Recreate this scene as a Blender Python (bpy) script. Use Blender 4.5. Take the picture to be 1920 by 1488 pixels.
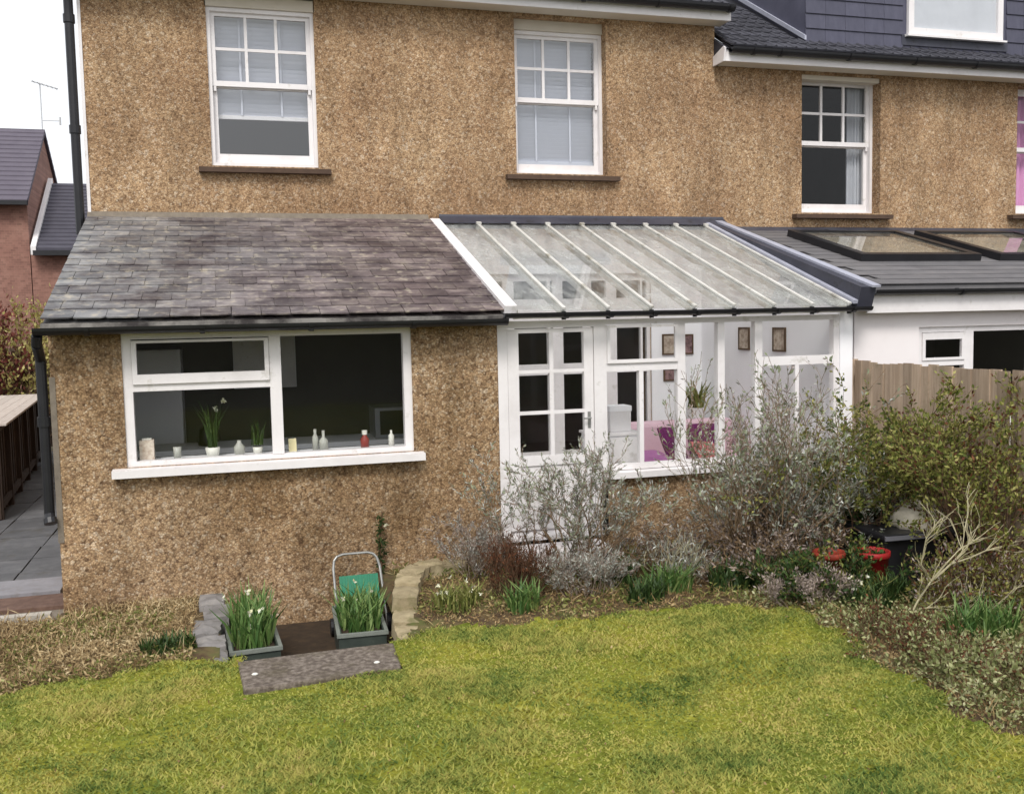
import bpy, math, random
import numpy as np
from mathutils import Vector, Matrix, Euler

for o in list(bpy.data.objects): bpy.data.objects.remove(o, do_unlink=True)
scene = bpy.context.scene
COL = scene.collection
R = math.radians

# ------------------------------------------------------------------ camera
cam_d = bpy.data.cameras.new('camera'); cam = bpy.data.objects.new('camera', cam_d); COL.objects.link(cam)
cam_d.sensor_fit = 'HORIZONTAL'; cam_d.sensor_width = 36.0; cam_d.lens = 34.2; cam_d.clip_end = 2000; cam_d.clip_start = .05
yaw, pit, rol = R(16.195), R(4.563), R(-1.213)
fw = Vector((math.sin(yaw)*math.cos(pit), math.cos(yaw)*math.cos(pit), -math.sin(pit)))
rt = Vector((math.cos(yaw), -math.sin(yaw), 0)); up = rt.cross(fw)
r2 = rt*math.cos(rol) + up*math.sin(rol); u2 = -rt*math.sin(rol) + up*math.cos(rol)
M = Matrix((r2, u2, -fw)).transposed().to_4x4(); M.translation = (0, -11.96, 2.15)
cam.matrix_world = M
scene.camera = cam

# ------------------------------------------------------------------ sky and sun (bright overcast)
SUN_EL, SUN_ROT = 48, 200
w = bpy.data.worlds.new('World'); scene.world = w; w.use_nodes = True
nt = w.node_tree; nt.nodes.clear()
sky = nt.nodes.new('ShaderNodeTexSky'); sky.sky_type = 'NISHITA'; sky.sun_disc = False
sky.sun_elevation = R(SUN_EL); sky.sun_rotation = R(SUN_ROT); sky.air_density = 1.0; sky.dust_density = 4.0; sky.ozone_density = 1.0
hs = nt.nodes.new('ShaderNodeHueSaturation'); hs.inputs['Saturation'].default_value = .14
mixw = nt.nodes.new('ShaderNodeMixRGB'); mixw.inputs[0].default_value = .65; mixw.inputs[2].default_value = (8.2, 8.4, 8.8, 1)
bg = nt.nodes.new('ShaderNodeBackground'); bg.inputs[1].default_value = .11
wo = nt.nodes.new('ShaderNodeOutputWorld')
nt.links.new(sky.outputs[0], hs.inputs['Color']); nt.links.new(hs.outputs[0], mixw.inputs[1])
nt.links.new(mixw.outputs[0], bg.inputs[0]); nt.links.new(bg.outputs[0], wo.inputs[0])
sl = bpy.data.lights.new('sun', 'SUN'); sl.energy = 1.5; sl.angle = R(18); sl.color = (1, .96, .9)
so = bpy.data.objects.new('sun', sl); COL.objects.link(so)
az = R(SUN_ROT)   # sun stands behind the camera, slightly to its left
sd = Vector((math.sin(az)*math.cos(R(SUN_EL)), math.cos(az)*math.cos(R(SUN_EL)), math.sin(R(SUN_EL))))
so.rotation_euler = (-sd).to_track_quat('-Z', 'Y').to_euler()
vs = scene.view_settings; vs.view_transform = 'Standard'; vs.look = 'None'; vs.gamma = 1; vs.use_curve_mapping = False
vs.exposure = 0.55

# ------------------------------------------------------------------ helpers
W = {}
def link(o, parent=None, loc=(0, 0, 0)):
    COL.objects.link(o)
    if parent is not None:
        o.parent = parent; o.location = Vector(loc) - W[parent.name]
    else: o.location = loc
    W[o.name] = Vector(loc); return o
def tag(o, label=None, cat=None, group=None, kind=None):
    if label: o['label'] = label
    if cat: o['category'] = cat
    if group: o['group'] = group
    if kind: o['kind'] = kind
    return o
def thing(name, label, cat, loc, group=None):
    return tag(link(bpy.data.objects.new(name, None), None, loc), label, cat, group)

class MB:
    def __init__(s): s.v = []; s.f = []
    def box(s, x0, x1, y0, y1, z0, z1):
        b = len(s.v)
        s.v += [(x0,y0,z0),(x1,y0,z0),(x1,y1,z0),(x0,y1,z0),(x0,y0,z1),(x1,y0,z1),(x1,y1,z1),(x0,y1,z1)]
        s.f += [(b,b+3,b+2,b+1),(b+4,b+5,b+6,b+7),(b,b+1,b+5,b+4),(b+1,b+2,b+6,b+5),(b+2,b+3,b+7,b+6),(b+3,b,b+4,b+7)]
        return s
    def obox(s, c, ax, ay, az):
        c = Vector(c); ax = Vector(ax); ay = Vector(ay); az = Vector(az); b = len(s.v)
        for i, j, k in ((-1,-1,-1),(1,-1,-1),(1,1,-1),(-1,1,-1),(-1,-1,1),(1,-1,1),(1,1,1),(-1,1,1)):
            s.v.append(tuple(c + ax*i + ay*j + az*k))
        s.f += [(b,b+3,b+2,b+1),(b+4,b+5,b+6,b+7),(b,b+1,b+5,b+4),(b+1,b+2,b+6,b+5),(b+2,b+3,b+7,b+6),(b+3,b,b+4,b+7)]
        return s
    def prism_x(s, poly, x0, x1):           # poly of (y,z)
        b = len(s.v); n = len(poly)
        s.v += [(x0, y, z) for y, z in poly] + [(x1, y, z) for y, z in poly]
        s.f.append(tuple(range(b, b+n))); s.f.append(tuple(range(b+2*n-1, b+n-1, -1)))
        for i in range(n):
            j = (i+1) % n; s.f.append((b+j, b+i, b+n+i, b+n+j))
        return s
    def prism_z(s, poly, z0, z1):
        b = len(s.v); n = len(poly)
        s.v += [(x, y, z0) for x, y in poly] + [(x, y, z1) for x, y in poly]
        s.f.append(tuple(range(b+n-1, b-1, -1))); s.f.append(tuple(range(b+n, b+2*n)))
        for i in range(n):
            j = (i+1) % n; s.f.append((b+i, b+j, b+n+j, b+n+i))
        return s
    def tube(s, p0, p1, r0, r1=None, n=8, cap=True):
        r1 = r0 if r1 is None else r1
        p0 = Vector(p0); p1 = Vector(p1); d = p1 - p0
        if d.length < 1e-6: return s
        d.normalize(); a = d.orthogonal().normalized(); c = d.cross(a); b = len(s.v)
        for p, r in ((p0, r0), (p1, r1)):
            for i in range(n):
                t = 2*math.pi*i/n; s.v.append(tuple(p + a*(r*math.cos(t)) + c*(r*math.sin(t))))
        for i in range(n):
            j = (i+1) % n; s.f.append((b+i, b+j, b+n+j, b+n+i))
        if cap: s.f.append(tuple(range(b+n-1, b-1, -1))); s.f.append(tuple(range(b+n, b+2*n)))
        return s
    def path(s, pts, r, n=8):
        for a, b in zip(pts[:-1], pts[1:]): s.tube(a, b, r, r, n)
        return s
    def lathe(s, prof, c, n=20):            # prof of (r, z)
        b = len(s.v); m = len(prof)
        for r, z in prof:
            for i in range(n):
                t = 2*math.pi*i/n; s.v.append((c[0]+r*math.cos(t), c[1]+r*math.sin(t), c[2]+z))
        for k in range(m-1):
            for i in range(n):
                j = (i+1) % n; s.f.append((b+k*n+i, b+k*n+j, b+(k+1)*n+j, b+(k+1)*n+i))
        s.f.append(tuple(b+i for i in range(n-1, -1, -1))); s.f.append(tuple(b+(m-1)*n+i for i in range(n)))
        return s
    def wall(s, x0, x1, z0, z1, yf, yb, holes=()):
        xs = sorted({x0, x1, *[h[0] for h in holes], *[h[1] for h in holes]}); xs = [x for x in xs if x0 <= x <= x1]
        zs = sorted({z0, z1, *[h[2] for h in holes], *[h[3] for h in holes]}); zs = [z for z in zs if z0 <= z <= z1]
        def solid(i, k):
            if i < 0 or k < 0 or i >= len(xs)-1 or k >= len(zs)-1: return False
            cx = (xs[i]+xs[i+1])/2; cz = (zs[k]+zs[k+1])/2
            return not any(h[0] < cx < h[1] and h[2] < cz < h[3] for h in holes)
        def q(*p):
            b = len(s.v); s.v.extend(p); s.f.append((b, b+1, b+2, b+3))
        for i in range(len(xs)-1):
            for k in range(len(zs)-1):
                if not solid(i, k): continue
                a, b, c, d = xs[i], xs[i+1], zs[k], zs[k+1]
                q((a,yf,c),(b,yf,c),(b,yf,d),(a,yf,d)); q((b,yb,c),(a,yb,c),(a,yb,d),(b,yb,d))
                if not solid(i-1, k): q((a,yb,c),(a,yf,c),(a,yf,d),(a,yb,d))
                if not solid(i+1, k): q((b,yf,c),(b,yb,c),(b,yb,d),(b,yf,d))
                if not solid(i, k-1): q((a,yf,c),(a,yb,c),(b,yb,c),(b,yf,c))
                if not solid(i, k+1): q((a,yf,d),(b,yf,d),(b,yb,d),(a,yb,d))
        return s
    def mesh(s, name, m=None, smooth=False):
        me = bpy.data.meshes.new(name); me.from_pydata(s.v, [], s.f)
        if m is not None: me.materials.append(m)
        if smooth: me.polygons.foreach_set('use_smooth', [True]*len(me.polygons))
        me.update(); return me
    def build(s, name, m, parent=None, smooth=False, bevel=0):
        o = link(bpy.data.objects.new(name, s.mesh(name, m, smooth)), parent)
        if bevel:
            b = o.modifiers.new('bevel', 'BEVEL'); b.width = bevel; b.segments = 2; b.limit_method = 'ANGLE'
        return o
def place(me, name, parent, mat4):
    o = bpy.data.objects.new(name, me); COL.objects.link(o)
    o.parent = parent; m = mat4.copy()
    if parent is not None: m.translation = m.translation - W[parent.name]
    o.matrix_local = m; W[o.name] = mat4.translation.copy(); return o

def np_mesh(name, V, nper, m, parent=None, smooth=False):    # V: (N, nper, 3) separate polygons
    N = V.shape[0]; me = bpy.data.meshes.new(name)
    me.vertices.add(N*nper); me.vertices.foreach_set('co', V.reshape(-1).astype(np.float32))
    me.loops.add(N*nper); me.loops.foreach_set('vertex_index', np.arange(N*nper, dtype=np.int32))
    me.polygons.add(N); me.polygons.foreach_set('loop_start', np.arange(0, N*nper, nper, dtype=np.int32))
    me.polygons.foreach_set('loop_total', np.full(N, nper, dtype=np.int32))
    me.materials.append(m); me.update(calc_edges=True); me.validate()
    return link(bpy.data.objects.new(name, me), parent)
def leaves(rng, P, size, ratio, D=None, droop=0.0):
    """rhombic leaves, (N,4,3): P positions, D preferred directions"""
    N = len(P); d = rng.normal(size=(N, 3))
    if D is not None: d = D + .55*d
    d[:, 2] -= droop
    d /= np.linalg.norm(d, axis=1)[:, None] + 1e-9
    s = np.cross(d, rng.normal(size=(N, 3))); s /= np.linalg.norm(s, axis=1)[:, None] + 1e-9
    L = (size*rng.uniform(.6, 1.3, N))[:, None]; n = np.cross(d, s)
    V = np.empty((N, 4, 3)); V[:, 0] = P; V[:, 1] = P + d*L*.5 + s*L*ratio*.5 + n*L*.06
    V[:, 2] = P + d*L; V[:, 3] = P + d*L*.5 - s*L*ratio*.5 + n*L*.06
    return V
def blades(rng, P, h, wd, lean):
    """tapering two-piece blades as (2N,4,3)"""
    N = len(P); a = rng.uniform(0, 2*np.pi, N); H = h*rng.uniform(.6, 1.2, N); le = lean*rng.uniform(.2, 1.3, N)
    dx = np.stack([np.cos(a), np.sin(a), np.zeros(N)], 1); b = a + rng.uniform(.7, 2.4, N)
    sx = np.stack([np.cos(b), np.sin(b), np.zeros(N)], 1)*(wd*rng.uniform(.7, 1.3, N))[:, None]*.5
    z = np.array([0, 0, 1.]); m = P + dx*(H*le*.35)[:, None] + z*(H*.6)[:, None]; t = P + dx*(H*le)[:, None] + z*H[:, None]
    V = np.empty((2*N, 4, 3)); V[:N, 0] = P - sx; V[:N, 1] = P + sx; V[:N, 2] = m + sx*.8; V[:N, 3] = m - sx*.8
    V[N:, 0] = m - sx*.8; V[N:, 1] = m + sx*.8; V[N:, 2] = t + sx*.12; V[N:, 3] = t - sx*.12
    return V

# ------------------------------------------------------------------ materials
def lin(c): return tuple(((x/255)/12.92 if x/255 <= .04045 else (((x/255)+.055)/1.055)**2.4) for x in c) + (1,)
def mk(name):
    m = bpy.data.materials.new(name); m.use_nodes = True; nt = m.node_tree
    return m, nt, nt.nodes['Principled BSDF'], nt.links
def ramp(nt, stops):
    n = nt.nodes.new('ShaderNodeValToRGB'); e = n.color_ramp.elements
    while len(e) < len(stops): e.new(.5)
    for i, (p, c) in enumerate(stops): e[i].position = p; e[i].color = lin(c)
    return n
def coords(nt, obj=True):
    return nt.nodes.new('ShaderNodeTexCoord').outputs['Object'] if obj else nt.nodes.new('ShaderNodeNewGeometry').outputs['Position']
def noise(nt, co, scale, detail=4, rough=.6, stretch=None):
    if stretch:
        mp = nt.nodes.new('ShaderNodeMapping'); mp.inputs['Scale'].default_value = stretch; nt.links.new(co, mp.inputs[0]); co = mp.outputs[0]
    n = nt.nodes.new('ShaderNodeTexNoise'); n.inputs['Scale'].default_value = scale
    n.inputs['Detail'].default_value = detail; n.inputs['Roughness'].default_value = rough; nt.links.new(co, n.inputs['Vector']); return n
def mixc(nt, fac, a, b, mode='MIX'):
    n = nt.nodes.new('ShaderNodeMixRGB'); n.blend_type = mode
    for i, v in enumerate((fac, a, b)):
        if isinstance(v, (int, float)): n.inputs[i].default_value = v
        elif isinstance(v, tuple): n.inputs[i].default_value = v
        else: nt.links.new(v, n.inputs[i])
    return n.outputs[0]
def bump(nt, b, h, strength, dist=.01):
    n = nt.nodes.new('ShaderNodeBump'); n.inputs['Strength'].default_value = strength; n.inputs['Distance'].default_value = dist
    nt.links.new(h, n.inputs['Height']); nt.links.new(n.outputs[0], b.inputs['Normal'])
def gm(name, stops, scale=8, rough=.7, bs=0, stretch=None, detail=5, rand=None, spec=.4, world=True, metal=0, dirt=None):
    """general weathered surface: noise colour ramp, optional per-island/per-object tint, bump"""
    m, nt, b, L = mk(name); co = coords(nt, not world)
    n = noise(nt, co, scale, detail, .65, stretch); c = ramp(nt, stops); L.new(n.outputs[0], c.inputs[0]); col = c.outputs[0]
    if rand:
        kind, amt = rand
        src = nt.nodes.new('ShaderNodeNewGeometry').outputs['Random Per Island'] if kind == 'island' else nt.nodes.new('ShaderNodeObjectInfo').outputs['Random']
        r = nt.nodes.new('ShaderNodeMapRange'); r.inputs[3].default_value = 1-amt; r.inputs[4].default_value = 1+amt*.8; L.new(src, r.inputs[0])
        col = mixc(nt, 1., col, r.outputs[0], 'MULTIPLY')
    if dirt:
        dc, ds, lo, hi = dirt
        dn = noise(nt, co, ds, 6, .7); rr = nt.nodes.new('ShaderNodeMapRange'); rr.inputs[1].default_value = lo; rr.inputs[2].default_value = hi
        L.new(dn.outputs[0], rr.inputs[0]); col = mixc(nt, rr.outputs[0], col, lin(dc))
    L.new(col, b.inputs['Base Color']); b.inputs['Roughness'].default_value = rough; b.inputs['Specular IOR Level'].default_value = spec
    b.inputs['Metallic'].default_value = metal
    if bs: bump(nt, b, n.outputs[0], bs)
    return m
def leafmat(name, stops, rough=.6, trans=.25, nscale=3.0, namt=.35):
    m, nt, b, L = mk(name); g = nt.nodes.new('ShaderNodeNewGeometry')
    n = noise(nt, g.outputs['Position'], nscale, 3)
    a = nt.nodes.new('ShaderNodeMath'); a.operation = 'MULTIPLY_ADD'; L.new(n.outputs[0], a.inputs[0]); a.inputs[1].default_value = namt*2
    s = nt.nodes.new('ShaderNodeMath'); s.operation = 'MULTIPLY_ADD'; L.new(g.outputs['Random Per Island'], s.inputs[0]); s.inputs[1].default_value = 1-namt; s.inputs[2].default_value = -namt*.5
    L.new(s.outputs[0], a.inputs[2])
    c = ramp(nt, stops); L.new(a.outputs[0], c.inputs[0]); L.new(c.outputs[0], b.inputs['Base Color'])
    b.inputs['Roughness'].default_value = rough; b.inputs['Specular IOR Level'].default_value = .25
    t = nt.nodes.new('ShaderNodeBsdfTranslucent'); L.new(c.outputs[0], t.inputs[0]); mx = nt.nodes.new('ShaderNodeMixShader'); mx.inputs[0].default_value = trans
    L.new(b.outputs[0], mx.inputs[1]); L.new(t.outputs[0], mx.inputs[2]); L.new(mx.outputs[0], nt.nodes['Material Output'].inputs[0])
    return m
def glassmat(name, tint=(.99, .995, .995), ior=1.46, dirt=0.0, dirtcol=(190, 190, 180), boost=1.0):
    m, nt, b, L = mk(name); nt.nodes.remove(b)
    tr = nt.nodes.new('ShaderNodeBsdfTransparent'); tr.inputs[0].default_value = tint + (1,)
    gl = nt.nodes.new('ShaderNodeBsdfGlossy'); gl.inputs['Roughness'].default_value = .03
    fr = nt.nodes.new('ShaderNodeFresnel'); fr.inputs[0].default_value = ior
    mx = nt.nodes.new('ShaderNodeMixShader'); gg = nt.nodes.new('ShaderNodeNewGeometry')
    ff = nt.nodes.new('ShaderNodeMath'); ff.operation = 'SUBTRACT'; ff.inputs[0].default_value = 1; L.new(gg.outputs['Backfacing'], ff.inputs[1])
    fm_ = nt.nodes.new('ShaderNodeMath'); fm_.operation = 'MULTIPLY'; L.new(fr.outputs[0], fm_.inputs[0]); L.new(ff.outputs[0], fm_.inputs[1]); fac = fm_.outputs[0]
    if boost != 1:
        mu = nt.nodes.new('ShaderNodeMath'); mu.operation = 'MULTIPLY'; mu.inputs[1].default_value = boost; mu.use_clamp = True; L.new(fac, mu.inputs[0]); fac = mu.outputs[0]
    L.new(fac, mx.inputs[0]); L.new(tr.outputs[0], mx.inputs[1]); L.new(gl.outputs[0], mx.inputs[2]); out = mx.outputs[0]
    if dirt:
        co = coords(nt, False); n = noise(nt, co, 3.2, 7, .75, (1.6, .7, .7)); r = nt.nodes.new('ShaderNodeMapRange')
        r.inputs[1].default_value = .4; r.inputs[2].default_value = .66; r.inputs[3].default_value = dirt*.3; r.inputs[4].default_value = dirt*2.2; L.new(n.outputs[0], r.inputs[0])
        d0 = nt.nodes.new('ShaderNodeBsdfDiffuse'); d0.inputs[0].default_value = lin(dirtcol)
        tl_ = nt.nodes.new('ShaderNodeBsdfTranslucent'); tl_.inputs[0].default_value = lin(dirtcol)
        df = nt.nodes.new('ShaderNodeMixShader'); df.inputs[0].default_value = .45; L.new(d0.outputs[0], df.inputs[1]); L.new(tl_.outputs[0], df.inputs[2])
        m2 = nt.nodes.new('ShaderNodeMixShader'); L.new(r.outputs[0], m2.inputs[0]); L.new(out, m2.inputs[1]); L.new(df.outputs[0], m2.inputs[2]); out = m2.outputs[0]
    L.new(out, nt.nodes['Material Output'].inputs[0]); return m
def pebbledash(name, stops, grime, grime_amt=.5):
    m, nt, b, L = mk(name); co = coords(nt, False)
    wn = noise(nt, co, 20, 2); wv = mixc(nt, .012, co, wn.outputs[1], 'ADD')
    v = nt.nodes.new('ShaderNodeTexVoronoi'); v.inputs['Scale'].default_value = 62; L.new(wv, v.inputs['Vector'])
    sp = nt.nodes.new('ShaderNodeSeparateColor'); L.new(v.outputs['Color'], sp.inputs[0])
    c = ramp(nt, stops); L.new(sp.outputs[0], c.inputs[0])
    v2 = nt.nodes.new('ShaderNodeTexVoronoi'); v2.inputs['Scale'].default_value = 30; L.new(wv, v2.inputs['Vector'])
    s2 = nt.nodes.new('ShaderNodeSeparateColor'); L.new(v2.outputs['Color'], s2.inputs[0]); c2 = ramp(nt, stops); L.new(s2.outputs[1], c2.inputs[0])
    col = mixc(nt, .45, c.outputs[0], c2.outputs[0])
    d = nt.nodes.new('ShaderNodeMapRange'); d.inputs[1].default_value = .28; d.inputs[2].default_value = .75; d.inputs[3].default_value = 1; d.inputs[4].default_value = .62; L.new(v.outputs['Distance'], d.inputs[0])
    col = mixc(nt, 1., col, d.outputs[0], 'MULTIPLY')
    n = noise(nt, co, .75, 7, .7); r = nt.nodes.new('ShaderNodeMapRange'); r.inputs[1].default_value = .4; r.inputs[2].default_value = .62; r.inputs[4].default_value = grime_amt; L.new(n.outputs[0], r.inputs[0])
    col = mixc(nt, r.outputs[0], col, lin(grime), 'MULTIPLY')
    n3 = noise(nt, co, 2.5, 5, .7, (1, 1, .25)); r3 = nt.nodes.new('ShaderNodeMapRange'); r3.inputs[1].default_value = .3; r3.inputs[2].default_value = .75; r3.inputs[3].default_value = .7; r3.inputs[4].default_value = 1.2; L.new(n3.outputs[0], r3.inputs[0])
    col = mixc(nt, 1., col, r3.outputs[0], 'MULTIPLY')
    L.new(col, b.inputs['Base Color']); b.inputs['Roughness'].default_value = .9; b.inputs['Specular IOR Level'].default_value = .2
    iv = nt.nodes.new('ShaderNodeMath'); iv.operation = 'SUBTRACT'; iv.inputs[0].default_value = 1; L.new(v.outputs['Distance'], iv.inputs[1])
    bump(nt, b, iv.outputs[0], .55, .01); return m

PEB = [(0, (120, 94, 70)), (.18, (160, 130, 100)), (.5, (190, 157, 121)), (.78, (205, 172, 133)), (.92, (217, 191, 158)), (1, (232, 214, 190))]
m_dash = pebbledash('pebbledash', PEB, (192, 178, 172), .6)
m_dash2 = pebbledash('pebbledash_lower', [(0, (96, 73, 55)), (.2, (150, 121, 93)), (.55, (184, 153, 118)), (.8, (200, 169, 132)), (.92, (217, 192, 160)), (1, (234, 217, 194))], (184, 174, 156), .8)
m_white = gm('white_paint', [(0, (200, 195, 194)), (.5, (228, 224, 224)), (1, (240, 237, 238))], 2.5, .45, 0, dirt=((166, 160, 146), 5, .58, .82))
m_cream = gm('cream_soffit', [(0, (196, 188, 172)), (1, (216, 208, 196))], 4, .6)
m_wtbar = gm('weathered_white_bar', [(0, (150, 148, 140)), (.45, (198, 196, 190)), (1, (224, 222, 218))], 6, .6, .1, stretch=(1, .35, 1), dirt=((130, 122, 104), 4, .52, .72))
m_plaster = gm('white_plaster', [(0, (236, 235, 237)), (1, (244, 243, 246))], 2, .8)
m_render = gm('white_render', [(0, (214, 206, 206)), (.5, (232, 226, 226)), (1, (240, 236, 236))], 1.5, .85, .05, dirt=((190, 182, 176), 3, .6, .8))
m_black = gm('black_plastic', [(0, (18, 18, 20)), (1, (40, 40, 44))], 6, .4)
m_lead = gm('lead_flashing', [(0, (38, 39, 48)), (.5, (60, 61, 72)), (1, (96, 98, 108))], 3, .5, .15, dirt=((36, 36, 40), 6, .55, .7))
m_leadpale = gm('pale_lead_edge', [(0, (140, 142, 156)), (1, (190, 192, 206))], 5, .45)
m_sill = gm('brown_stone_sill', [(0, (58, 44, 36)), (1, (96, 76, 62))], 12, .85, .2)
m_mortar = gm('grey_mortar', [(0, (88, 80, 72)), (1, (140, 130, 116))], 14, .9, .3)
m_slate_pale = gm('pale_eaves_slate', [(0, (96, 92, 88)), (.6, (140, 136, 130)), (1, (180, 174, 164))], 7, .7, .1, stretch=(.4, 1, 1), dirt=((52, 47, 46), 1.6, .42, .6))
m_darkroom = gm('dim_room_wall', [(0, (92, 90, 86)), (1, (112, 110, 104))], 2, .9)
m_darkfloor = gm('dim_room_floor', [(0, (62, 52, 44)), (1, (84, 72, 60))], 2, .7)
m_blind = gm('grey_blind_slat', [(0, (196, 198, 210)), (1, (214, 216, 226))], 3, .6)
m_curtain = gm('white_curtain', [(0, (176, 178, 184)), (1, (206, 208, 214))], 3, .9)
m_plumcurt = gm('dark_curtain', [(0, (52, 40, 46)), (1, (74, 58, 64))], 3, .9)
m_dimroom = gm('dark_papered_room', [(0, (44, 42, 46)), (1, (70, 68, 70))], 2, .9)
m_pink = gm('pink_curtain', [(0, (196, 130, 176)), (1, (216, 160, 200))], 3, .9)
m_glass = glassmat('window_glass')
m_glass_up = glassmat('double_glazing', (.97, .98, .985), 1.5, .0, (0, 0, 0), 3.6)
m_glass_roof = glassmat('dirty_roof_glass', (.985, .99, .99), 1.5, .2, (218, 220, 216), 1.3)
m_sky_glass = glassmat('skylight_glass', (.9, .9, .88), 1.5, .12, (186, 182, 172), 1.2)
m_tile = gm('dark_roof_tile', [(0, (40, 40, 46)), (.6, (66, 66, 74)), (1, (96, 96, 102))], 6, .7, .1, rand=('object', .25))
m_clad = gm('dormer_slate', [(0, (58, 58, 74)), (.5, (76, 76, 92)), (1, (92, 92, 108))], 4, .6, .05, rand=('object', .1), stretch=(3, 1, 1))
m_nslate = gm('grey_roof_slate', [(0, (80, 78, 80)), (.5, (106, 104, 106)), (1, (132, 128, 126))], 5, .65, .1, rand=('object', .12), stretch=(.5, 1, 1))
m_wood_dark = gm('dark_timber', [(0, (40, 30, 26)), (.5, (66, 52, 44)), (1, (92, 74, 60))], 10, .85, .2, stretch=(4, 4, .4), rand=('object', .2))
m_fence = gm('weathered_fence_board', [(0, (110, 94, 78)), (.4, (158, 138, 118)), (.7, (182, 162, 142)), (1, (198, 182, 166))], 9, .9, .25, stretch=(4, 4, .25), rand=('object', .25), dirt=((104, 100, 70), 2.2, .55, .8))
m_brick = None
m_pave = gm('grey_paving', [(0, (62, 62, 64)), (.5, (88, 88, 90)), (1, (118, 117, 117))], 5, .75, .25, rand=('object', .22), dirt=((70, 66, 58), 3, .55, .75))
m_pave_pale = gm('pale_paving', [(0, (112, 110, 114)), (1, (152, 150, 154))], 7, .85, .1, dirt=((120, 114, 112), 9, .5, .75))
m_conc = gm('rough_concrete', [(0, (58, 50, 44)), (.42, (88, 78, 70)), (.6, (124, 114, 104)), (1, (180, 170, 156))], 26, .95, 1.0, dirt=((78, 70, 52), 4, .5, .72))
m_stone = gm('sand_stone', [(0, (104, 92, 70)), (.4, (146, 132, 104)), (.75, (176, 162, 130)), (1, (198, 186, 154))], 7, .95, .6, rand=('object', .15), dirt=((92, 90, 52), 5, .5, .72))
m_greystone = gm('grey_stone', [(0, (84, 82, 80)), (.5, (128, 124, 122)), (1, (164, 158, 150))], 7, .95, .5, rand=('object', .2), dirt=((74, 70, 54), 5, .55, .72))
m_soil = gm('bed_soil', [(0, (38, 28, 20)), (.4, (72, 56, 38)), (.65, (104, 88, 58)), (1, (128, 114, 78))], 9, 1, .7, detail=8, dirt=((84, 92, 44), 2.5, .52, .7))
m_sunk = gm('sunken_soil', [(0, (30, 24, 18)), (.5, (56, 44, 32)), (1, (84, 66, 46))], 9, 1, .5)
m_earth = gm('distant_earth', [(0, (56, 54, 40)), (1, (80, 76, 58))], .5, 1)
m_metal = gm('galvanised_tube', [(0, (120, 120, 118)), (1, (176, 176, 172))], 12, .4, metal=.6)
m_green_pl = gm('green_plastic', [(0, (4, 92, 66)), (1, (16, 128, 92))], 8, .45)
m_trough = gm('dark_green_trough', [(0, (34, 42, 38)), (.6, (58, 66, 60)), (1, (96, 102, 94))], 7, .6, .1)
m_red = gm('red_plastic', [(0, (132, 16, 20)), (1, (168, 28, 32))], 9, .6, dirt=((92, 60, 46), 7, .5, .75))
m_redd = gm('faded_red_plastic', [(0, (140, 52, 38)), (1, (170, 72, 52))], 6, .6)
m_sack = gm('pale_woven_sack', [(0, (150, 142, 122)), (.5, (190, 182, 164)), (1, (214, 206, 192))], 16, .9, .5)
m_bark = gm('grey_bark', [(0, (84, 72, 62)), (.5, (126, 112, 98)), (1, (168, 154, 138))], 20, .9, .2)
m_bark_tan = gm('tan_twig', [(0, (76, 60, 44)), (.5, (112, 92, 70)), (1, (150, 130, 104))], 20, .9, .2)
m_bark_br = gm('brown_bark', [(0, (58, 42, 30)), (1, (104, 80, 58))], 20, .9, .2)
m_bark_pale = gm('pale_lichen_bark', [(0, (130, 122, 94)), (.5, (168, 160, 128)), (1, (200, 194, 168))], 14, .9, .2)

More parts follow.
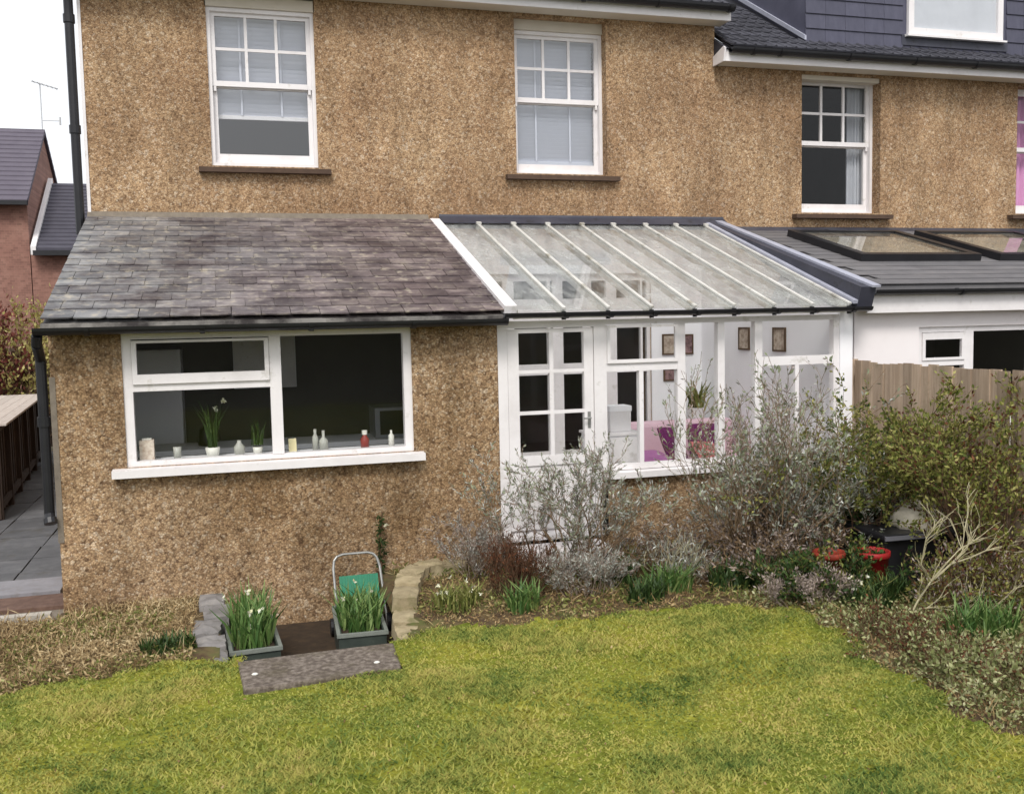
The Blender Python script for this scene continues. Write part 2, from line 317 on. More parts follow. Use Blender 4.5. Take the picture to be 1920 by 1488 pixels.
# slate: varies slate by slate and from grey to plum in broad patches
def slatemat():
    m, nt, b, L = mk('old_slate'); g = nt.nodes.new('ShaderNodeNewGeometry'); co = g.outputs['Position']
    oi = nt.nodes.new('ShaderNodeObjectInfo')
    n1 = noise(nt, co, .55, 3); sx = nt.nodes.new('ShaderNodeSeparateXYZ'); L.new(co, sx.inputs[0])
    a = nt.nodes.new('ShaderNodeMapRange'); a.inputs[1].default_value = -1.6; a.inputs[2].default_value = 1.6; L.new(sx.outputs[0], a.inputs[0])
    ad = nt.nodes.new('ShaderNodeMath'); ad.operation = 'MULTIPLY_ADD'; L.new(n1.outputs[0], ad.inputs[0]); ad.inputs[1].default_value = 1.2; ad.inputs[2].default_value = -.6
    ad2 = nt.nodes.new('ShaderNodeMath'); ad2.operation = 'ADD'; ad2.use_clamp = True; L.new(a.outputs[0], ad2.inputs[0]); L.new(ad.outputs[0], ad2.inputs[1])
    n2 = noise(nt, co, 7, 6, .7, (.5, 1, 1))
    cg = ramp(nt, [(.2, (76, 78, 82)), (.5, (122, 123, 124)), (.8, (164, 162, 156))]); cp = ramp(nt, [(.2, (62, 54, 58)), (.5, (108, 95, 95)), (.8, (160, 147, 138))])
    L.new(n2.outputs[0], cg.inputs[0]); L.new(n2.outputs[0], cp.inputs[0])
    col = mixc(nt, ad2.outputs[0], cg.outputs[0], cp.outputs[0])
    r = nt.nodes.new('ShaderNodeMapRange'); r.inputs[3].default_value = .66; r.inputs[4].default_value = 1.24; L.new(oi.outputs['Random'], r.inputs[0])
    col = mixc(nt, 1., col, r.outputs[0], 'MULTIPLY')
    n3 = noise(nt, co, 11, 5, .6); r3 = nt.nodes.new('ShaderNodeMapRange'); r3.inputs[1].default_value = .55; r3.inputs[2].default_value = .68; r3.inputs[4].default_value = .7; L.new(n3.outputs[0], r3.inputs[0])
    col = mixc(nt, r3.outputs[0], col, lin((176, 166, 148)))          # lichen
    n4 = noise(nt, co, 1.4, 7, .8, (1, 1.6, 1)); r4 = nt.nodes.new('ShaderNodeMapRange'); r4.inputs[1].default_value = .45; r4.inputs[2].default_value = .64; r4.inputs[4].default_value = .85; L.new(n4.outputs[0], r4.inputs[0])
    col = mixc(nt, r4.outputs[0], col, lin((56, 46, 50)))             # algae
    L.new(col, b.inputs['Base Color']); b.inputs['Roughness'].default_value = .5; b.inputs['Specular IOR Level'].default_value = .45; bump(nt, b, n2.outputs[0], .5); return m
m_slate = slatemat()
def brickmat():
    m, nt, b, L = mk('red_brick'); co = coords(nt, False)
    n = noise(nt, co, 3, 5, .7); c = ramp(nt, [(0, (112, 80, 74)), (.5, (146, 108, 96)), (1, (170, 134, 120))]); L.new(n.outputs[0], c.inputs[0])
    mp = nt.nodes.new('ShaderNodeMapping'); mp.inputs['Rotation'].default_value = (R(90), 0, 0); L.new(co, mp.inputs[0])
    br = nt.nodes.new('ShaderNodeTexBrick'); br.inputs['Scale'].default_value = 4.4; br.inputs['Mortar Size'].default_value = .015
    br.inputs['Color1'].default_value = (1, 1, 1, 1); br.inputs['Color2'].default_value = (.72, .7, .7, 1); br.inputs['Mortar'].default_value = (1.1, 1.05, 1, 1); L.new(mp.outputs[0], br.inputs[0])
    L.new(mixc(nt, 1., c.outputs[0], br.outputs[0], 'MULTIPLY'), b.inputs['Base Color']); b.inputs['Roughness'].default_value = .9; return m
m_brick = brickmat()
def lawnmat():
    m, nt, b, L = mk('mossy_lawn_ground'); co = coords(nt, False)
    n = noise(nt, co, 1.3, 6, .7); c = ramp(nt, [(.25, (74, 92, 34)), (.45, (118, 126, 46)), (.6, (148, 146, 56)), (.75, (156, 138, 66))]); L.new(n.outputs[0], c.inputs[0])
    n2 = noise(nt, co, 26, 5, .7); r = nt.nodes.new('ShaderNodeMapRange'); r.inputs[1].default_value = .3; r.inputs[2].default_value = .7; r.inputs[3].default_value = .45; r.inputs[4].default_value = 1.1; L.new(n2.outputs[0], r.inputs[0])
    L.new(mixc(nt, 1., c.outputs[0], r.outputs[0], 'MULTIPLY'), b.inputs['Base Color']); b.inputs['Roughness'].default_value = 1; b.inputs['Specular IOR Level'].default_value = .1
    bump(nt, b, n2.outputs[0], .6, .03); return m
m_lawn = lawnmat()
def grassmat():
    m, nt, b, L = mk('grass_blade'); g = nt.nodes.new('ShaderNodeNewGeometry'); co = g.outputs['Position']
    n1 = noise(nt, co, 1.5, 3, .6); n2 = noise(nt, co, 9, 4, .65)
    def mad(x, k, c):
        a = nt.nodes.new('ShaderNodeMath'); a.operation = 'MULTIPLY_ADD'; L.new(x, a.inputs[0]); a.inputs[1].default_value = k
        if isinstance(c, float): a.inputs[2].default_value = c
        else: L.new(c, a.inputs[2])
        return a.outputs[0]
    v = mad(n1.outputs[0], 1.45, -.92); v = mad(n2.outputs[0], 1.1, v); v = mad(g.outputs['Random Per Island'], .5, v)
    c = ramp(nt, [(.10, (70, 94, 44)), (.30, (104, 122, 58)), (.5, (138, 147, 73)), (.7, (164, 164, 86)), (.88, (178, 172, 90)), (1, (186, 172, 104))]); L.new(v, c.inputs[0])
    L.new(c.outputs[0], b.inputs['Base Color']); b.inputs['Roughness'].default_value = .8; b.inputs['Specular IOR Level'].default_value = .15
    t = nt.nodes.new('ShaderNodeBsdfTranslucent'); L.new(c.outputs[0], t.inputs[0]); mx = nt.nodes.new('ShaderNodeMixShader'); mx.inputs[0].default_value = .3
    L.new(b.outputs[0], mx.inputs[1]); L.new(t.outputs[0], mx.inputs[2]); L.new(mx.outputs[0], nt.nodes['Material Output'].inputs[0]); return m
m_grass = grassmat()

# ------------------------------------------------------------------ large structure
FY = -3.119
# --- ground: far sheet, then the garden as a height field
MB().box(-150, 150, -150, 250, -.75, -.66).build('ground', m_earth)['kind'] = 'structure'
rs = np.random.RandomState(4)
_ph = rs.uniform(0, 6.28, (8, 2)); _fr = rs.uniform(.6, 3.2, (8, 2))
def und(x, y):
    s = 0
    for (p, q), (a, b) in zip(_ph, _fr): s = s + np.sin(a*x + p)*np.sin(b*y + q)
    return s
def lawn_edge(x):        # y of the lawn's far edge
    return np.interp(x, [-30, -1.55, -.4, -.05, 1.08, 1.32, 2.17, 3.5, 4.25, 4.4, 30], [-5.1, -5.02, -4.88, -4.95, -4.95, -4.82, -4.94, -4.99, -5.35, -5.6, -5.6])
def is_lawn(x, y):
    e = lawn_edge(x) + .05*np.sin(9*x) + .03*np.sin(23*x+1)
    right = np.interp(y, [-30, -7.9, -6.6, -5.6], [3.95, 4.02, 4.1, 4.3]) + .07*np.sin(7*y) + .04*np.sin(19*y)
    slab = (x > -.01) & (x < 1.05) & (y > -5.59)
    return (y < e) & (x < right) & ~slab
def hgt(x, y):
    z = -.2 + .008*und(x, y)
    z = z + np.where(y < -7.5, (-7.5 - y)*.11, 0)
    z = np.where(is_lawn(x, y), z, z + .018*np.sin(11*x+3*y)*np.sin(9*y-x) + np.clip((y+4.9)/1.8, 0, 1)*np.where(x > 1.2, .08, -.04))
    return z
def sunken(x, y): return (x > -.14) & (x < 1.2) & (y > -5.03) & (y < -3.0)
def field(name, mask, m, x0, x1, y0, y1, st):
    xs = np.arange(x0, x1+st/2, st); ys = np.arange(y0, y1+st/2, st)
    X, Y = np.meshgrid(xs, ys); Z = hgt(X, Y); n = len(xs)
    cx = (X[:-1, :-1]+X[1:, 1:])/2; cy = (Y[:-1, :-1]+Y[1:, 1:])/2; k = mask(cx, cy)
    V = np.stack([X, Y, Z], -1).reshape(-1, 3); iy, ix = np.nonzero(k); a = iy*n+ix
    F = np.stack([a, a+1, a+n+1, a+n], 1); me = bpy.data.meshes.new(name)
    used = np.unique(F); mp = np.full(len(V), -1); mp[used] = np.arange(len(used))
    me.from_pydata(V[used].tolist(), [], mp[F].tolist()); me.materials.append(m)
    me.polygons.foreach_set('use_smooth', [True]*len(me.polygons)); me.update()
    o = link(bpy.data.objects.new(name, me)); o['kind'] = 'structure'; return o
field('lawn', lambda x, y: is_lawn(x, y), m_lawn, -4, 4.6, -14, -4.6, .05)
field('flower_bed', lambda x, y: ~is_lawn(x, y) & ~sunken(x, y) & ~((x < -1.43) & (y > -3.5)) & ~((x > -.03) & (x < 1.05) & (y > -5.56) & (y < -5)), m_soil, -4, 6.4, -14, -3.1, .05)
field('darkened_outer_lawn', lambda x, y: ((x < -4) | (x > 6.4) | (y < -14)) & (y < -3.2), m_earth, -24, 24, -34, -3.2, .4)  # lawn out of view, given a dark earth colour to darken window reflections
MB().box(-.16, 1.35, -5.05, -3.1, -.62, -.55).build('sunken_path', m_sunk)['kind'] = 'structure'

# --- side path of paving slabs
path = MB().box(-3.9, -1.43, -3.42, 9.2, -.4, -.262).build('side_path', m_mortar); path['kind'] = 'structure'
rng = random.Random(5)
slab_me = MB().box(-.292, .292, -.292, .292, -.05, 0).mesh('paving_slab', m_pave)
for i in range(4):
    for j in range(19):
        if j < 1: continue
        o = place(slab_me, 'paving_slab', path, Matrix.Translation((-1.74-.6*i, -2.55+.6*j, -.214+rng.uniform(-.006, .006))) @ Euler((rng.uniform(-.008, .008), rng.uniform(-.008, .008), rng.uniform(-.01, .01))).to_matrix().to_4x4())
pale_me = MB().box(-.43, .43, -.27, .27, -.05, 0).mesh('pale_paving_slab', m_pave_pale)
for x in (-1.98, -2.86): place(pale_me, 'pale_paving_slab', path, Matrix.Translation((x, -2.24, -.205)))
MB().box(-3.9, -1.45, -2.95, -2.53, -.262, -.228).build('soil_strip', gm('rusty_soil', [(0, (60, 44, 38)), (.5, (100, 78, 68)), (1, (134, 108, 94))], 12, 1, .6), path)
kerb = gm('pale_kerb', [(0, (140, 132, 120)), (1, (196, 190, 180))], 9, .9, .3)
for i in range(3): place(MB().box(-.44, .44, -.045, .045, -.12, 0).mesh('kerb_stone', kerb), 'kerb_stone', path, Matrix.Translation((-1.93-.9*i, -3.36+.02*i, -.17+rng.uniform(-.02, .01))) @ Euler((0, 0, rng.uniform(-.03, .03))).to_matrix().to_4x4())

# ------------------------------------------------------------------ the house (main wall + slate-roofed kitchen extension)
house = thing('house', 'tan pebbledashed house with white sash windows and slate roofed kitchen extension', 'house', (2.4, 0, -.55))
W1 = (-.085, 1.13, 4.0, 5.93); W2 = (3.6, 4.83, 3.99, 5.93)
SCR = (3.2, 5.42, .1, 2.72)
MB().wall(-1.43, 6.38, -.6, 6.26, 0, .3, [W1, W2, SCR]).build('main_wall', m_dash, house)
MB().box(-1.43, -1.15, .3, 7, -.6, 5.96).build('side_wall', m_dash, house)
MB().box(6.1, 6.38, .3, 7, -.6, 7.2).build('party_wall', m_dash, house)
MB().box(-1.446, -1.412, -.012, .06, 3.38, 5.9).build('corner_trim', m_white, house)

def sash_window(parent, o, yf, name='sash_window', blind=None, curtain=None, sill=True, cream_head=True, ft=.075, fb=.15, gl=None, room=None):
    gl = gl or m_glass_up
    x0, x1, z0, z1 = o; head = z1-.13 if cream_head else z1
    y0 = yf; yb = yf+.11
    f = MB()
    f.box(x0-.02, x0+ft*.55, y0, yb, z0, head); f.box(x1-ft*.55, x1+.02, y0, yb, z0, head)
    f.box(x0+ft*.55, x1-ft*.55, y0, yb, head-.045, head); f.box(x0+ft*.55, x1-ft*.55, y0, yb, z0-.01, z0+.04)
    win = f.build(name, m_white, parent)
    if cream_head: MB().box(x0-.01, x1+.01, y0-.03, yb, head+.002, z1+.03).build('head_board', m_cream, win)
    zi0 = z0+.04; zi1 = head-.045; xi0 = x0+ft*.55; xi1 = x1-ft*.55; zm = zi0 + (zi1-zi0)*.515
    st = .05
    u = MB(); yu = y0+.035      # upper sash stands in front
    u.box(xi0, xi0+st, yu, yu+.04, zm-.005, zi1); u.box(xi1-st, xi1, yu, yu+.04, zm-.005, zi1)
    u.box(xi0+st, xi1-st, yu, yu+.04, zi1-.045, zi1); u.box(xi0+st, xi1-st, yu-.006, yu+.04, zm-.005, zm+.055)
    u.build('upper_sash', m_white, win)
    gx0, gx1, gz0, gz1 = xi0+st, xi1-st, zm+.055, zi1-.045; bw = .017
    for k in (1, 2):
        bx = gx0+(gx1-gx0)*k/3; MB().box(bx-bw, bx+bw, yu+.004, yu+.036, gz0, gz1).build('glazing_bar', m_white, win)
    bz = (gz0+gz1)/2; MB().box(gx0, gx1, yu+.008, yu+.032, bz-bw, bz+bw).build('glazing_bar', m_white, win)
    for i in range(3):
        for j in range(2):
            a = gx0+(gx1-gx0)*i/3; b = gx0+(gx1-gx0)*(i+1)/3; c = gz0+(gz1-gz0)*j/2; d = gz0+(gz1-gz0)*(j+1)/2
            MB().box(a+.004, b-.004, yu+.018, yu+.022, c+.004, d-.004).build('pane', gl, win)
    l = MB(); yl = y0+.078
    l.box(xi0, xi0+st, yl, yl+.04, zi0, zm+.03); l.box(xi1-st, xi1, yl, yl+.04, zi0, zm+.03)
    l.box(xi0+st, xi1-st, yl, yl+.04, zm-.02, zm+.03); l.box(xi0+st, xi1-st, yl-.01, yl+.04, zi0, zi0+fb-.04)
    l.build('lower_sash', m_white, win)
    MB().box(xi0+st, xi1-st, yl+.018, yl+.022, zi0+fb-.04, zm-.02).build('pane', gl, win)
    for hx in (xi0+.012, xi1-.042): MB().box(hx, hx+.03, yu+.002, yu+.036, zm-.06, zm-.006).build('sash_horn', m_white, win)
    if sill:
        MB().prism_x([(-.10, z0-.085), (-.10, z0-.03), (yf+.02, z0-.012), (yf+.02, z0-.085)], x0-.15, x1+.14).build('sill', m_sill, win)
    if blind:
        zb = blind; b = MB(); yb2 = yf+.19; z = zi1+.02
        while z > zb:
            b.obox(((x0+x1)/2, yb2, z), ((x1-x0)/2-.07, 0, 0), (0, .012, -.0235), (0, .0006, .0004)); z -= .052
        b.build('blind', m_blind, win)
        MB().box(x0+.07, x1-.07, yb2-.013, yb2+.013, zb-.045, zb).build('blind_rail', m_white if zb > z0+.5 else m_blind, win)
        cd = MB()
        for k in (.3, .68): cd.box(x0+(x1-x0)*k-.012, x0+(x1-x0)*k+.012, yb2-.026, yb2-.024, zb, zi1)
        cd.build('blind_tape', m_blind, win)
    if curtain:
        for (ca, cb, mm) in curtain:
            c = MB(); n = 24; pts = []
            for i in range(n+1):
                xx = ca+(cb-ca)*i/n; pts.append((xx, yf+.22+.03*math.sin(i*1.5)))
            for i in range(n):
                (a, ya), (b2, yb3) = pts[i], pts[i+1]; k = len(c.v)
                for yo in (0, .012): c.v += [(a, ya+yo, z0-.05), (b2, yb3+yo, z0-.05), (b2, yb3+yo, z1), (a, ya+yo, z1)]
                c.f += [(k, k+1, k+2, k+3), (k+7, k+6, k+5, k+4)]
            c.build('curtain', mm, win, smooth=True)
    r = MB(); X0, X1, Y0, Y1, Z0, Z1 = x0-.6, x1+.6, .31, 3.2, z0-.9, z1+.05
    r.box(X0, X1, Y1, Y1+.05, Z0, Z1); r.box(X0-.05, X0, Y0, Y1, Z0, Z1); r.box(X1, X1+.05, Y0, Y1, Z0, Z1)
    r.box(X0, X1, Y0, Y1, Z0-.05, Z0); r.box(X0, X1, Y0, Y1, Z1, Z1+.05)
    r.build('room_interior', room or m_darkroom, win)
    return win
tag(sash_window(house, W1, .03, blind=4.62), 'sash window with half lowered blind')
tag(sash_window(house, W2, .16, blind=4.2), 'sash window with fully lowered blind')

# main eaves
f = MB(); f.box(-1.75, 6.46, -.30, -.275, 5.955, 6.105); f.build('fascia', m_white, house)
MB().box(-1.75, 6.46, -.272, -.002, 5.965, 5.985).build('soffit', m_cream, house)
def gutter(parent, x0, x1, y, z, r=.062, brackets=(), n=8, name='gutter'):
    g = MB()
    for ro in (r,):
        for i in range(n):
            a0 = math.pi + math.pi*i/n; a1 = math.pi + math.pi*(i+1)/n
            p = [(y+ro*math.cos(a0), z+ro*math.sin(a0)), (y+ro*math.cos(a1), z+ro*math.sin(a1)), (y+(ro-.008)*math.cos(a1), z+(ro-.008)*math.sin(a1)), (y+(ro-.008)*math.cos(a0), z+(ro-.008)*math.sin(a0))]
            g.prism_x(p, x0, x1)
    o = g.build(name, m_black, parent)
    for bx in brackets:
        b = MB()
        for i in range(n):
            a0 = math.pi + math.pi*i/n; a1 = math.pi + math.pi*(i+1)/n
            b.prism_x([(y+(r+.012)*math.cos(a0), z+(r+.012)*math.sin(a0)), (y+(r+.012)*math.cos(a1), z+(r+.012)*math.sin(a1)), (y+(r+.001)*math.cos(a1), z+(r+.001)*math.sin(a1)), (y+(r+.001)*math.cos(a0), z+(r+.001)*math.sin(a0))], bx-.02, bx+.02)
        b.box(bx-.02, bx+.02, y+r+.012, y+r+.03, z-.07, z+.01)
        b.build('gutter_bracket', m_black, o)
    return o
gutter(house, -1.8, 6.46, -.375, 6.115, .07, brackets=[.4+1.0*i for i in range(7)])
def tile_roof(parent, x0, x1, y0, z0, slope, rows, gauge, skip=None, w=.3, length=None, mname='roof'):
    ca, sa = math.cos(slope), math.sin(slope)
    L = length or rows*gauge
    deck = MB().prism_x([(y0, z0-.05), (y0, z0-.02), (y0+L*ca, z0-.02+L*sa), (y0+L*ca, z0-.06+L*sa)], x0, x1).build(mname, m_black, parent)
    t = MB()
    t.prism_x([(0, 0), (gauge+.06, 0), (gauge+.06, .016), (0, .022)], -w/2+.003, w/2-.003)
    t.tube((-w/2+.05, -.001, .02), (-w/2+.05, gauge, .018), .022, .022, 6); t.tube((w/2-.1, -.001, .02), (w/2-.1, gauge, .018), .018, .018, 6)
    me = t.mesh('roof_tile', m_tile); n = int((x1-x0)/w)
    rr = random.Random(2)
    for j in range(rows):
        for i in range(n):
            x = x0+w/2+i*w; y = y0+j*gauge*ca; z = z0+j*gauge*sa
            if skip and skip(x, y): continue
            place(me, 'roof_tile', deck, Matrix.Translation((x, y-.0, z+.004)) @ Euler((slope-.05+rr.uniform(-.006, .006), 0, rr.uniform(-.006, .006))).to_matrix().to_4x4())
    return deck
tile_roof(house, -1.7, 6.42, -.36, 6.13, R(33), 4, .29, length=5)

# main downpipe on the left corner
dp = MB(); dp.tube((-1.53, -.02, 6.2), (-1.53, -.02, 3.2), .05, n=12)
for z in (5.6, 4.4): dp.tube((-1.53, -.02, z), (-1.53, -.02, z-.09), .062, n=12)
dp.build('downpipe', m_black, house, smooth=False)

# kitchen extension walls
KO = (-.87, 1.615, .955, 2.10)
MB().wall(-1.43, 2.434, -.65, 2.17, FY, FY+.26, [KO]).build('extension_wall', m_dash2, house)
MB().prism_x([(FY+.26, -.6), (0, -.6), (0, 3.3), (FY+.26, 2.2)], -1.43, -1.18).build('extension_side_wall', m_dash2, house)
MB().prism_x([(FY+.262, 0), (-.03, 0), (-.03, 3.28), (FY+.262, 2.18)], 2.30, 2.43).build('partition_wall', m_plaster, house)
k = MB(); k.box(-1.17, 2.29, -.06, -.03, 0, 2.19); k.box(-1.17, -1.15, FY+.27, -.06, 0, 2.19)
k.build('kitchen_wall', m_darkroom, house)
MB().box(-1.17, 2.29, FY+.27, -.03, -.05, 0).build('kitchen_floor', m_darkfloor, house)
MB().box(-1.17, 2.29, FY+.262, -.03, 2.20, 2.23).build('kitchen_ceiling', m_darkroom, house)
# a greyish edge of bare render on the corner
MB().box(-1.441, -1.395, FY-.006, FY+.04, .35, 1.75).build('corner_bead', m_mortar, house)

# kitchen window
ky = FY+.02
f = MB(); x0, x1, z0, z1 = KO
f.box(x0-.01, x0+.075, ky, ky+.09, z0, z1-.005); f.box(x1-.075, x1+.01, ky, ky+.09, z0, z1-.005)
f.box(x0+.075, x1-.075, ky, ky+.09, z1-.055, z1-.005); f.box(x0+.075, x1-.075, ky, ky+.09, z0, z0+.045)
f.box(.345, .445, ky-.006, ky+.09, z0+.045, z1-.055); f.box(x0+.075, .345, ky, ky+.09, 1.60, 1.66)
kw = f.build('kitchen_window', m_white, house); kw['label'] = 'wide white window with opening top light'
t = MB(); t.box(x0+.078, .342, ky-.022, ky+.05, 1.662, 1.745); t.box(x0+.078, x0+.118, ky-.022, ky+.05, 1.745, 2.035); t.box(.305, .342, ky-.022, ky+.05, 1.745, 2.035); t.box(x0+.118, .305, ky-.022, ky+.05, 2.012, 2.035)
t.build('top_light', m_white, kw)
MB().box(x0+.118, .305, ky+.02, ky+.024, 1.745, 2.012).build('pane', m_glass, kw)
MB().box(x0+.075, .345, ky+.04, ky+.044, z0+.045, 1.60).build('pane', m_glass, kw)
MB().box(.445, x1-.075, ky+.04, ky+.044, z0+.045, z1-.055).build('pane', m_glass, kw)
MB().prism_x([(FY-.11, .878), (FY-.11, .942), (ky+.04, .953), (ky+.04, .878)], -.985, 1.70).build('sill', m_white, kw)
MB().box(x0, x1, ky+.092, ky+.40, z0-.01, z0+.02).build('inner_sill', m_plaster, kw)

# slate roof
Z_TOP, Z_BOT, YB = 3.385, 2.215, -3.27
ang = math.atan2(Z_TOP-Z_BOT, -YB); SL = math.hypot(Z_TOP-Z_BOT, YB)
deck = MB().prism_x([(YB+.02, Z_BOT-.06), (YB+.02, Z_BOT-.012), (-.003, Z_TOP-.012), (-.003, Z_TOP-.08)], -1.44, 2.45).build('slate_roof', m_slate, house)
sw, g = .249, SL/16.0
def slate_mesh(wd, chip, seed):
    r = random.Random(seed); h = .011; L = g*2+.05
    pts = [(-wd/2+.0035, L), (-wd/2+.0035, 0)]
    if chip == 1: pts = [(-wd/2+.002, L), (-wd/2+.002, .018), (-wd/2+.024, 0)]
    n = 5
    for i in range(1, n): pts.append((-wd/2+wd*i/n, r.uniform(-.004, .004)))
    if chip == 2: pts += [(wd/2-.03, .002), (wd/2-.002, .022)]
    else: pts.append((wd/2-.002, 0))
    pts.append((wd/2-.002, L))
    return MB().prism_z(pts, 0, h).mesh('slate', m_slate)
full = [slate_mesh(sw, c, i) for i, c in enumerate((0, 0, 0, 1, 2))]; half = [slate_mesh(sw/2, 0, 9), slate_mesh(sw/2, 0, 11)]
rr = random.Random(11)
nx = int(round((2.45+1.455)/sw)); sw_x0 = -1.455
for j in range(16):
    odd = j % 2
    cells = []
    if odd:
        cells.append((sw_x0+sw/4, 1)); cells += [(sw_x0+sw*(i+1), 0) for i in range(nx-1)]; cells.append((sw_x0+sw*nx-sw/4, 1))
    else: cells += [(sw_x0+sw*(i+.5), 0) for i in range(nx)]
    for x, hf in cells:
        s = j*g + rr.uniform(-.011, .011); y = YB-.035+s*math.cos(ang); z = Z_BOT-.012+s*math.sin(ang)
        tail = .030
        me = rr.choice(half) if hf else rr.choice(full)
        if s + .04 + 2*g > SL:    # top rows are cut by the wall
            k = max(.3, (SL-s)/(2*g+.05)); sc = Matrix.Diagonal((1, k*.97, 1, 1))
        else: sc = Matrix.Identity(4)
        place(me, 'slate', deck, Matrix.Translation((x, y, z+tail*math.cos(ang))) @ Euler((ang-.040+rr.uniform(-.006, .006), rr.uniform(-.006, .006), rr.gauss(0, .011))).to_matrix().to_4x4() @ sc)
MB().prism_x([(-.09, Z_TOP-.03), (-.002, Z_TOP+.005), (-.002, Z_TOP+.075), (-.03, Z_TOP+.05)], -1.45, 2.44).build('mortar_fillet', m_mortar, house)
MB().prism_x([(YB-.055, 2.158), (YB-.055, 2.187), (YB+.02, 2.20), (YB+.02, 2.158)], -1.45, 2.45).build('eaves_course', m_slate_pale, house)
MB().box(-1.43, 2.45, YB+.022, FY-.002, 2.10, 2.155).build('extension_soffit', m_wood_dark, house)
gutter(house, -1.50, 2.47, YB-.085, 2.158, .062, brackets=[-1.1, -.2, .7, 1.6])
dp = MB(); dp.path([(-1.475, YB-.07, 2.10), (-1.49, YB-.02, 2.02), (-1.5, FY+.02, 1.9), (-1.5, FY+.02, .60), (-1.487, FY-.03, .545)], .042, 12); dp.tube((-1.5, FY+.02, 1.42), (-1.5, FY+.02, 1.34), .053, n=12); dp.tube((-1.49, FY-.03, .57), (-1.484, FY-.05, .53), .052, n=12)
dp.build('downpipe', m_black, house)

# internal glazed doors between house and conservatory (seen through the glass)
scr = MB(); sy0, sy1 = .02, .08
sx = [(3.2, 3.25), (3.38, 3.53), (3.98, 4.02), (4.05, 4.19), (4.46, 4.59), (4.79, 4.94), (5.28, 5.31), (5.37, 5.42)]
for a, b in sx: scr.box(a, b, sy0, sy1, .1, 2.72)
for (a, b) in zip(sx[:-1], sx[1:]):
    for z0_, z1_ in ((.1, .42), (1.42, 1.56), (2.03, 2.40), (2.63, 2.72)): scr.box(a[1], b[0], sy0+.003, sy1-.003, z0_, z1_)
ids = scr.build('internal_doors', m_white, house)
for (a, b) in zip(sx[:-1], sx[1:]):
    for z0_, z1_ in ((.42, 1.42), (1.56, 2.03), (2.40, 2.63)): MB().box(a[1], b[0], .045, .049, z0_, z1_).build('pane', m_glass, ids)
r = MB(); r.box(2.6, 6.0, 3.4, 3.45, 0, 2.9); r.box(2.55, 2.6, .31, 3.4, 0, 2.9); r.box(6, 6.05, .31, 3.4, 0, 2.9); r.box(2.6, 6, .31, 3.4, 2.9, 2.95)
r.build('living_room_wall', m_darkroom, house); MB().box(2.6, 6, .31, 3.4, .04, .09).build('living_room_floor', m_darkfloor, house)

# ------------------------------------------------------------------ conservatory
con = thing('conservatory', 'white timber conservatory with sloping glass roof and glazed door', 'conservatory', (4.3, -1.6, -.5))
MB().box(3.475, 6.15, FY, FY+.15, -.6, .565).build('dwarf_wall', m_dash2, con)
MB().wall(2.435, 6.15, .1, 3.34, -.03, -.004, [SCR]).build('back_wall', m_plaster, con)
MB().prism_x([(FY-.02, -.5), (-.03, -.5), (-.03, 3.3), (FY-.02, 2.16)], 6.15, 6.30).build('side_wall', m_plaster, con)
MB().box(2.435, 6.15, FY+.16, -.03, .04, .1).build('floor', gm('pale_floor', [(0, (200, 194, 186)), (1, (218, 212, 204))], 3, .6), con)
cf = MB(); y0, y1 = FY, FY+.08
cf.box(2.436, 2.53, y0, y1, 0, 2.13); cf.box(3.405, 3.535, y0, y1, .0, 2.13); cf.box(2.53, 3.405, y0, y1, 2.062, 2.13)
cf.box(3.535, 6.15, y0, y1, 2.075, 2.13); 
for a, b in ((4.292, 4.378), (4.74, 4.815), (5.16, 5.245), (6.085, 6.15)): cf.box(a, b, y0, y1, .65, 2.075)
cf.box(3.535, 4.292, y0+.003, y1, 1.62, 1.70); cf.box(5.245, 6.085, y0+.003, y1, 1.62, 1.71)
cf.box(3.535, 6.085, y0+.003, y1-.003, .645, .70)
cf.build('window_frame', m_white, con)
tl = MB(); tl.box(3.537, 4.290, y0-.02, y0-.001, 1.70, 1.735); tl.box(3.537, 3.57, y0-.02, y0-.001, 1.735, 2.07); tl.box(4.26, 4.29, y0-.02, y0-.001, 1.735, 2.07); tl.box(3.57, 4.26, y0-.02, y0-.001, 2.045, 2.07)
tl.build('top_light', m_white, con)
for (a, b) in ((3.88, 3.925), (5.63, 5.675)): MB().box(a, b, y0+.005, y1-.005, .70, 1.62).build('mullion', m_white, con)
for (a, b, c, d) in ((3.535, 4.292, 1.70, 2.075), (3.535, 3.88, .70, 1.62), (3.925, 4.292, .70, 1.62), (4.378, 4.74, .70, 2.075), (4.815, 5.16, .70, 2.075), (5.245, 6.085, 1.71, 2.075), (5.245, 5.63, .70, 1.62), (5.675, 6.085, .70, 1.62)):
    MB().box(a, b, y0+.04, y0+.044, c, d).build('pane', m_glass, con)
MB().prism_x([(FY-.085, .572), (FY-.085, .632), (y1-.01, .643), (y1-.01, .572)], 3.475, 6.15).build('sill', m_white, con)
# door
d = MB(); dy0, dy1 = FY+.012, FY+.06
d.box(2.535, 2.645, dy0, dy1, .12, 2.055); d.box(3.305, 3.40, dy0, dy1, .12, 2.055); d.box(2.645, 3.305, dy0, dy1, 2.015, 2.055); d.box(2.645, 3.305, dy0, dy1, .74, .835)
d.box(2.645, 3.305, dy0, dy1, .12, .32); d.box(2.645, 3.305, dy0+.015, dy1-.008, .32, .74)
door = d.build('door', m_white, con)
for z in (1.645, 1.25): MB().box(2.645, 3.305, dy0+.004, dy1-.004, z-.016, z+.016).build('glazing_bar', m_white, door)
MB().box(2.953, 2.993, dy0+.002, dy1-.002, .835, 2.015).build('glazing_bar', m_white, door)
for (a, b) in ((2.645, 2.953), (2.993, 3.305)):
    for (c, e) in ((.835, 1.234), (1.266, 1.629), (1.661, 2.015)): MB().box(a, b, dy0+.022, dy0+.026, c, e).build('pane', m_glass, door)
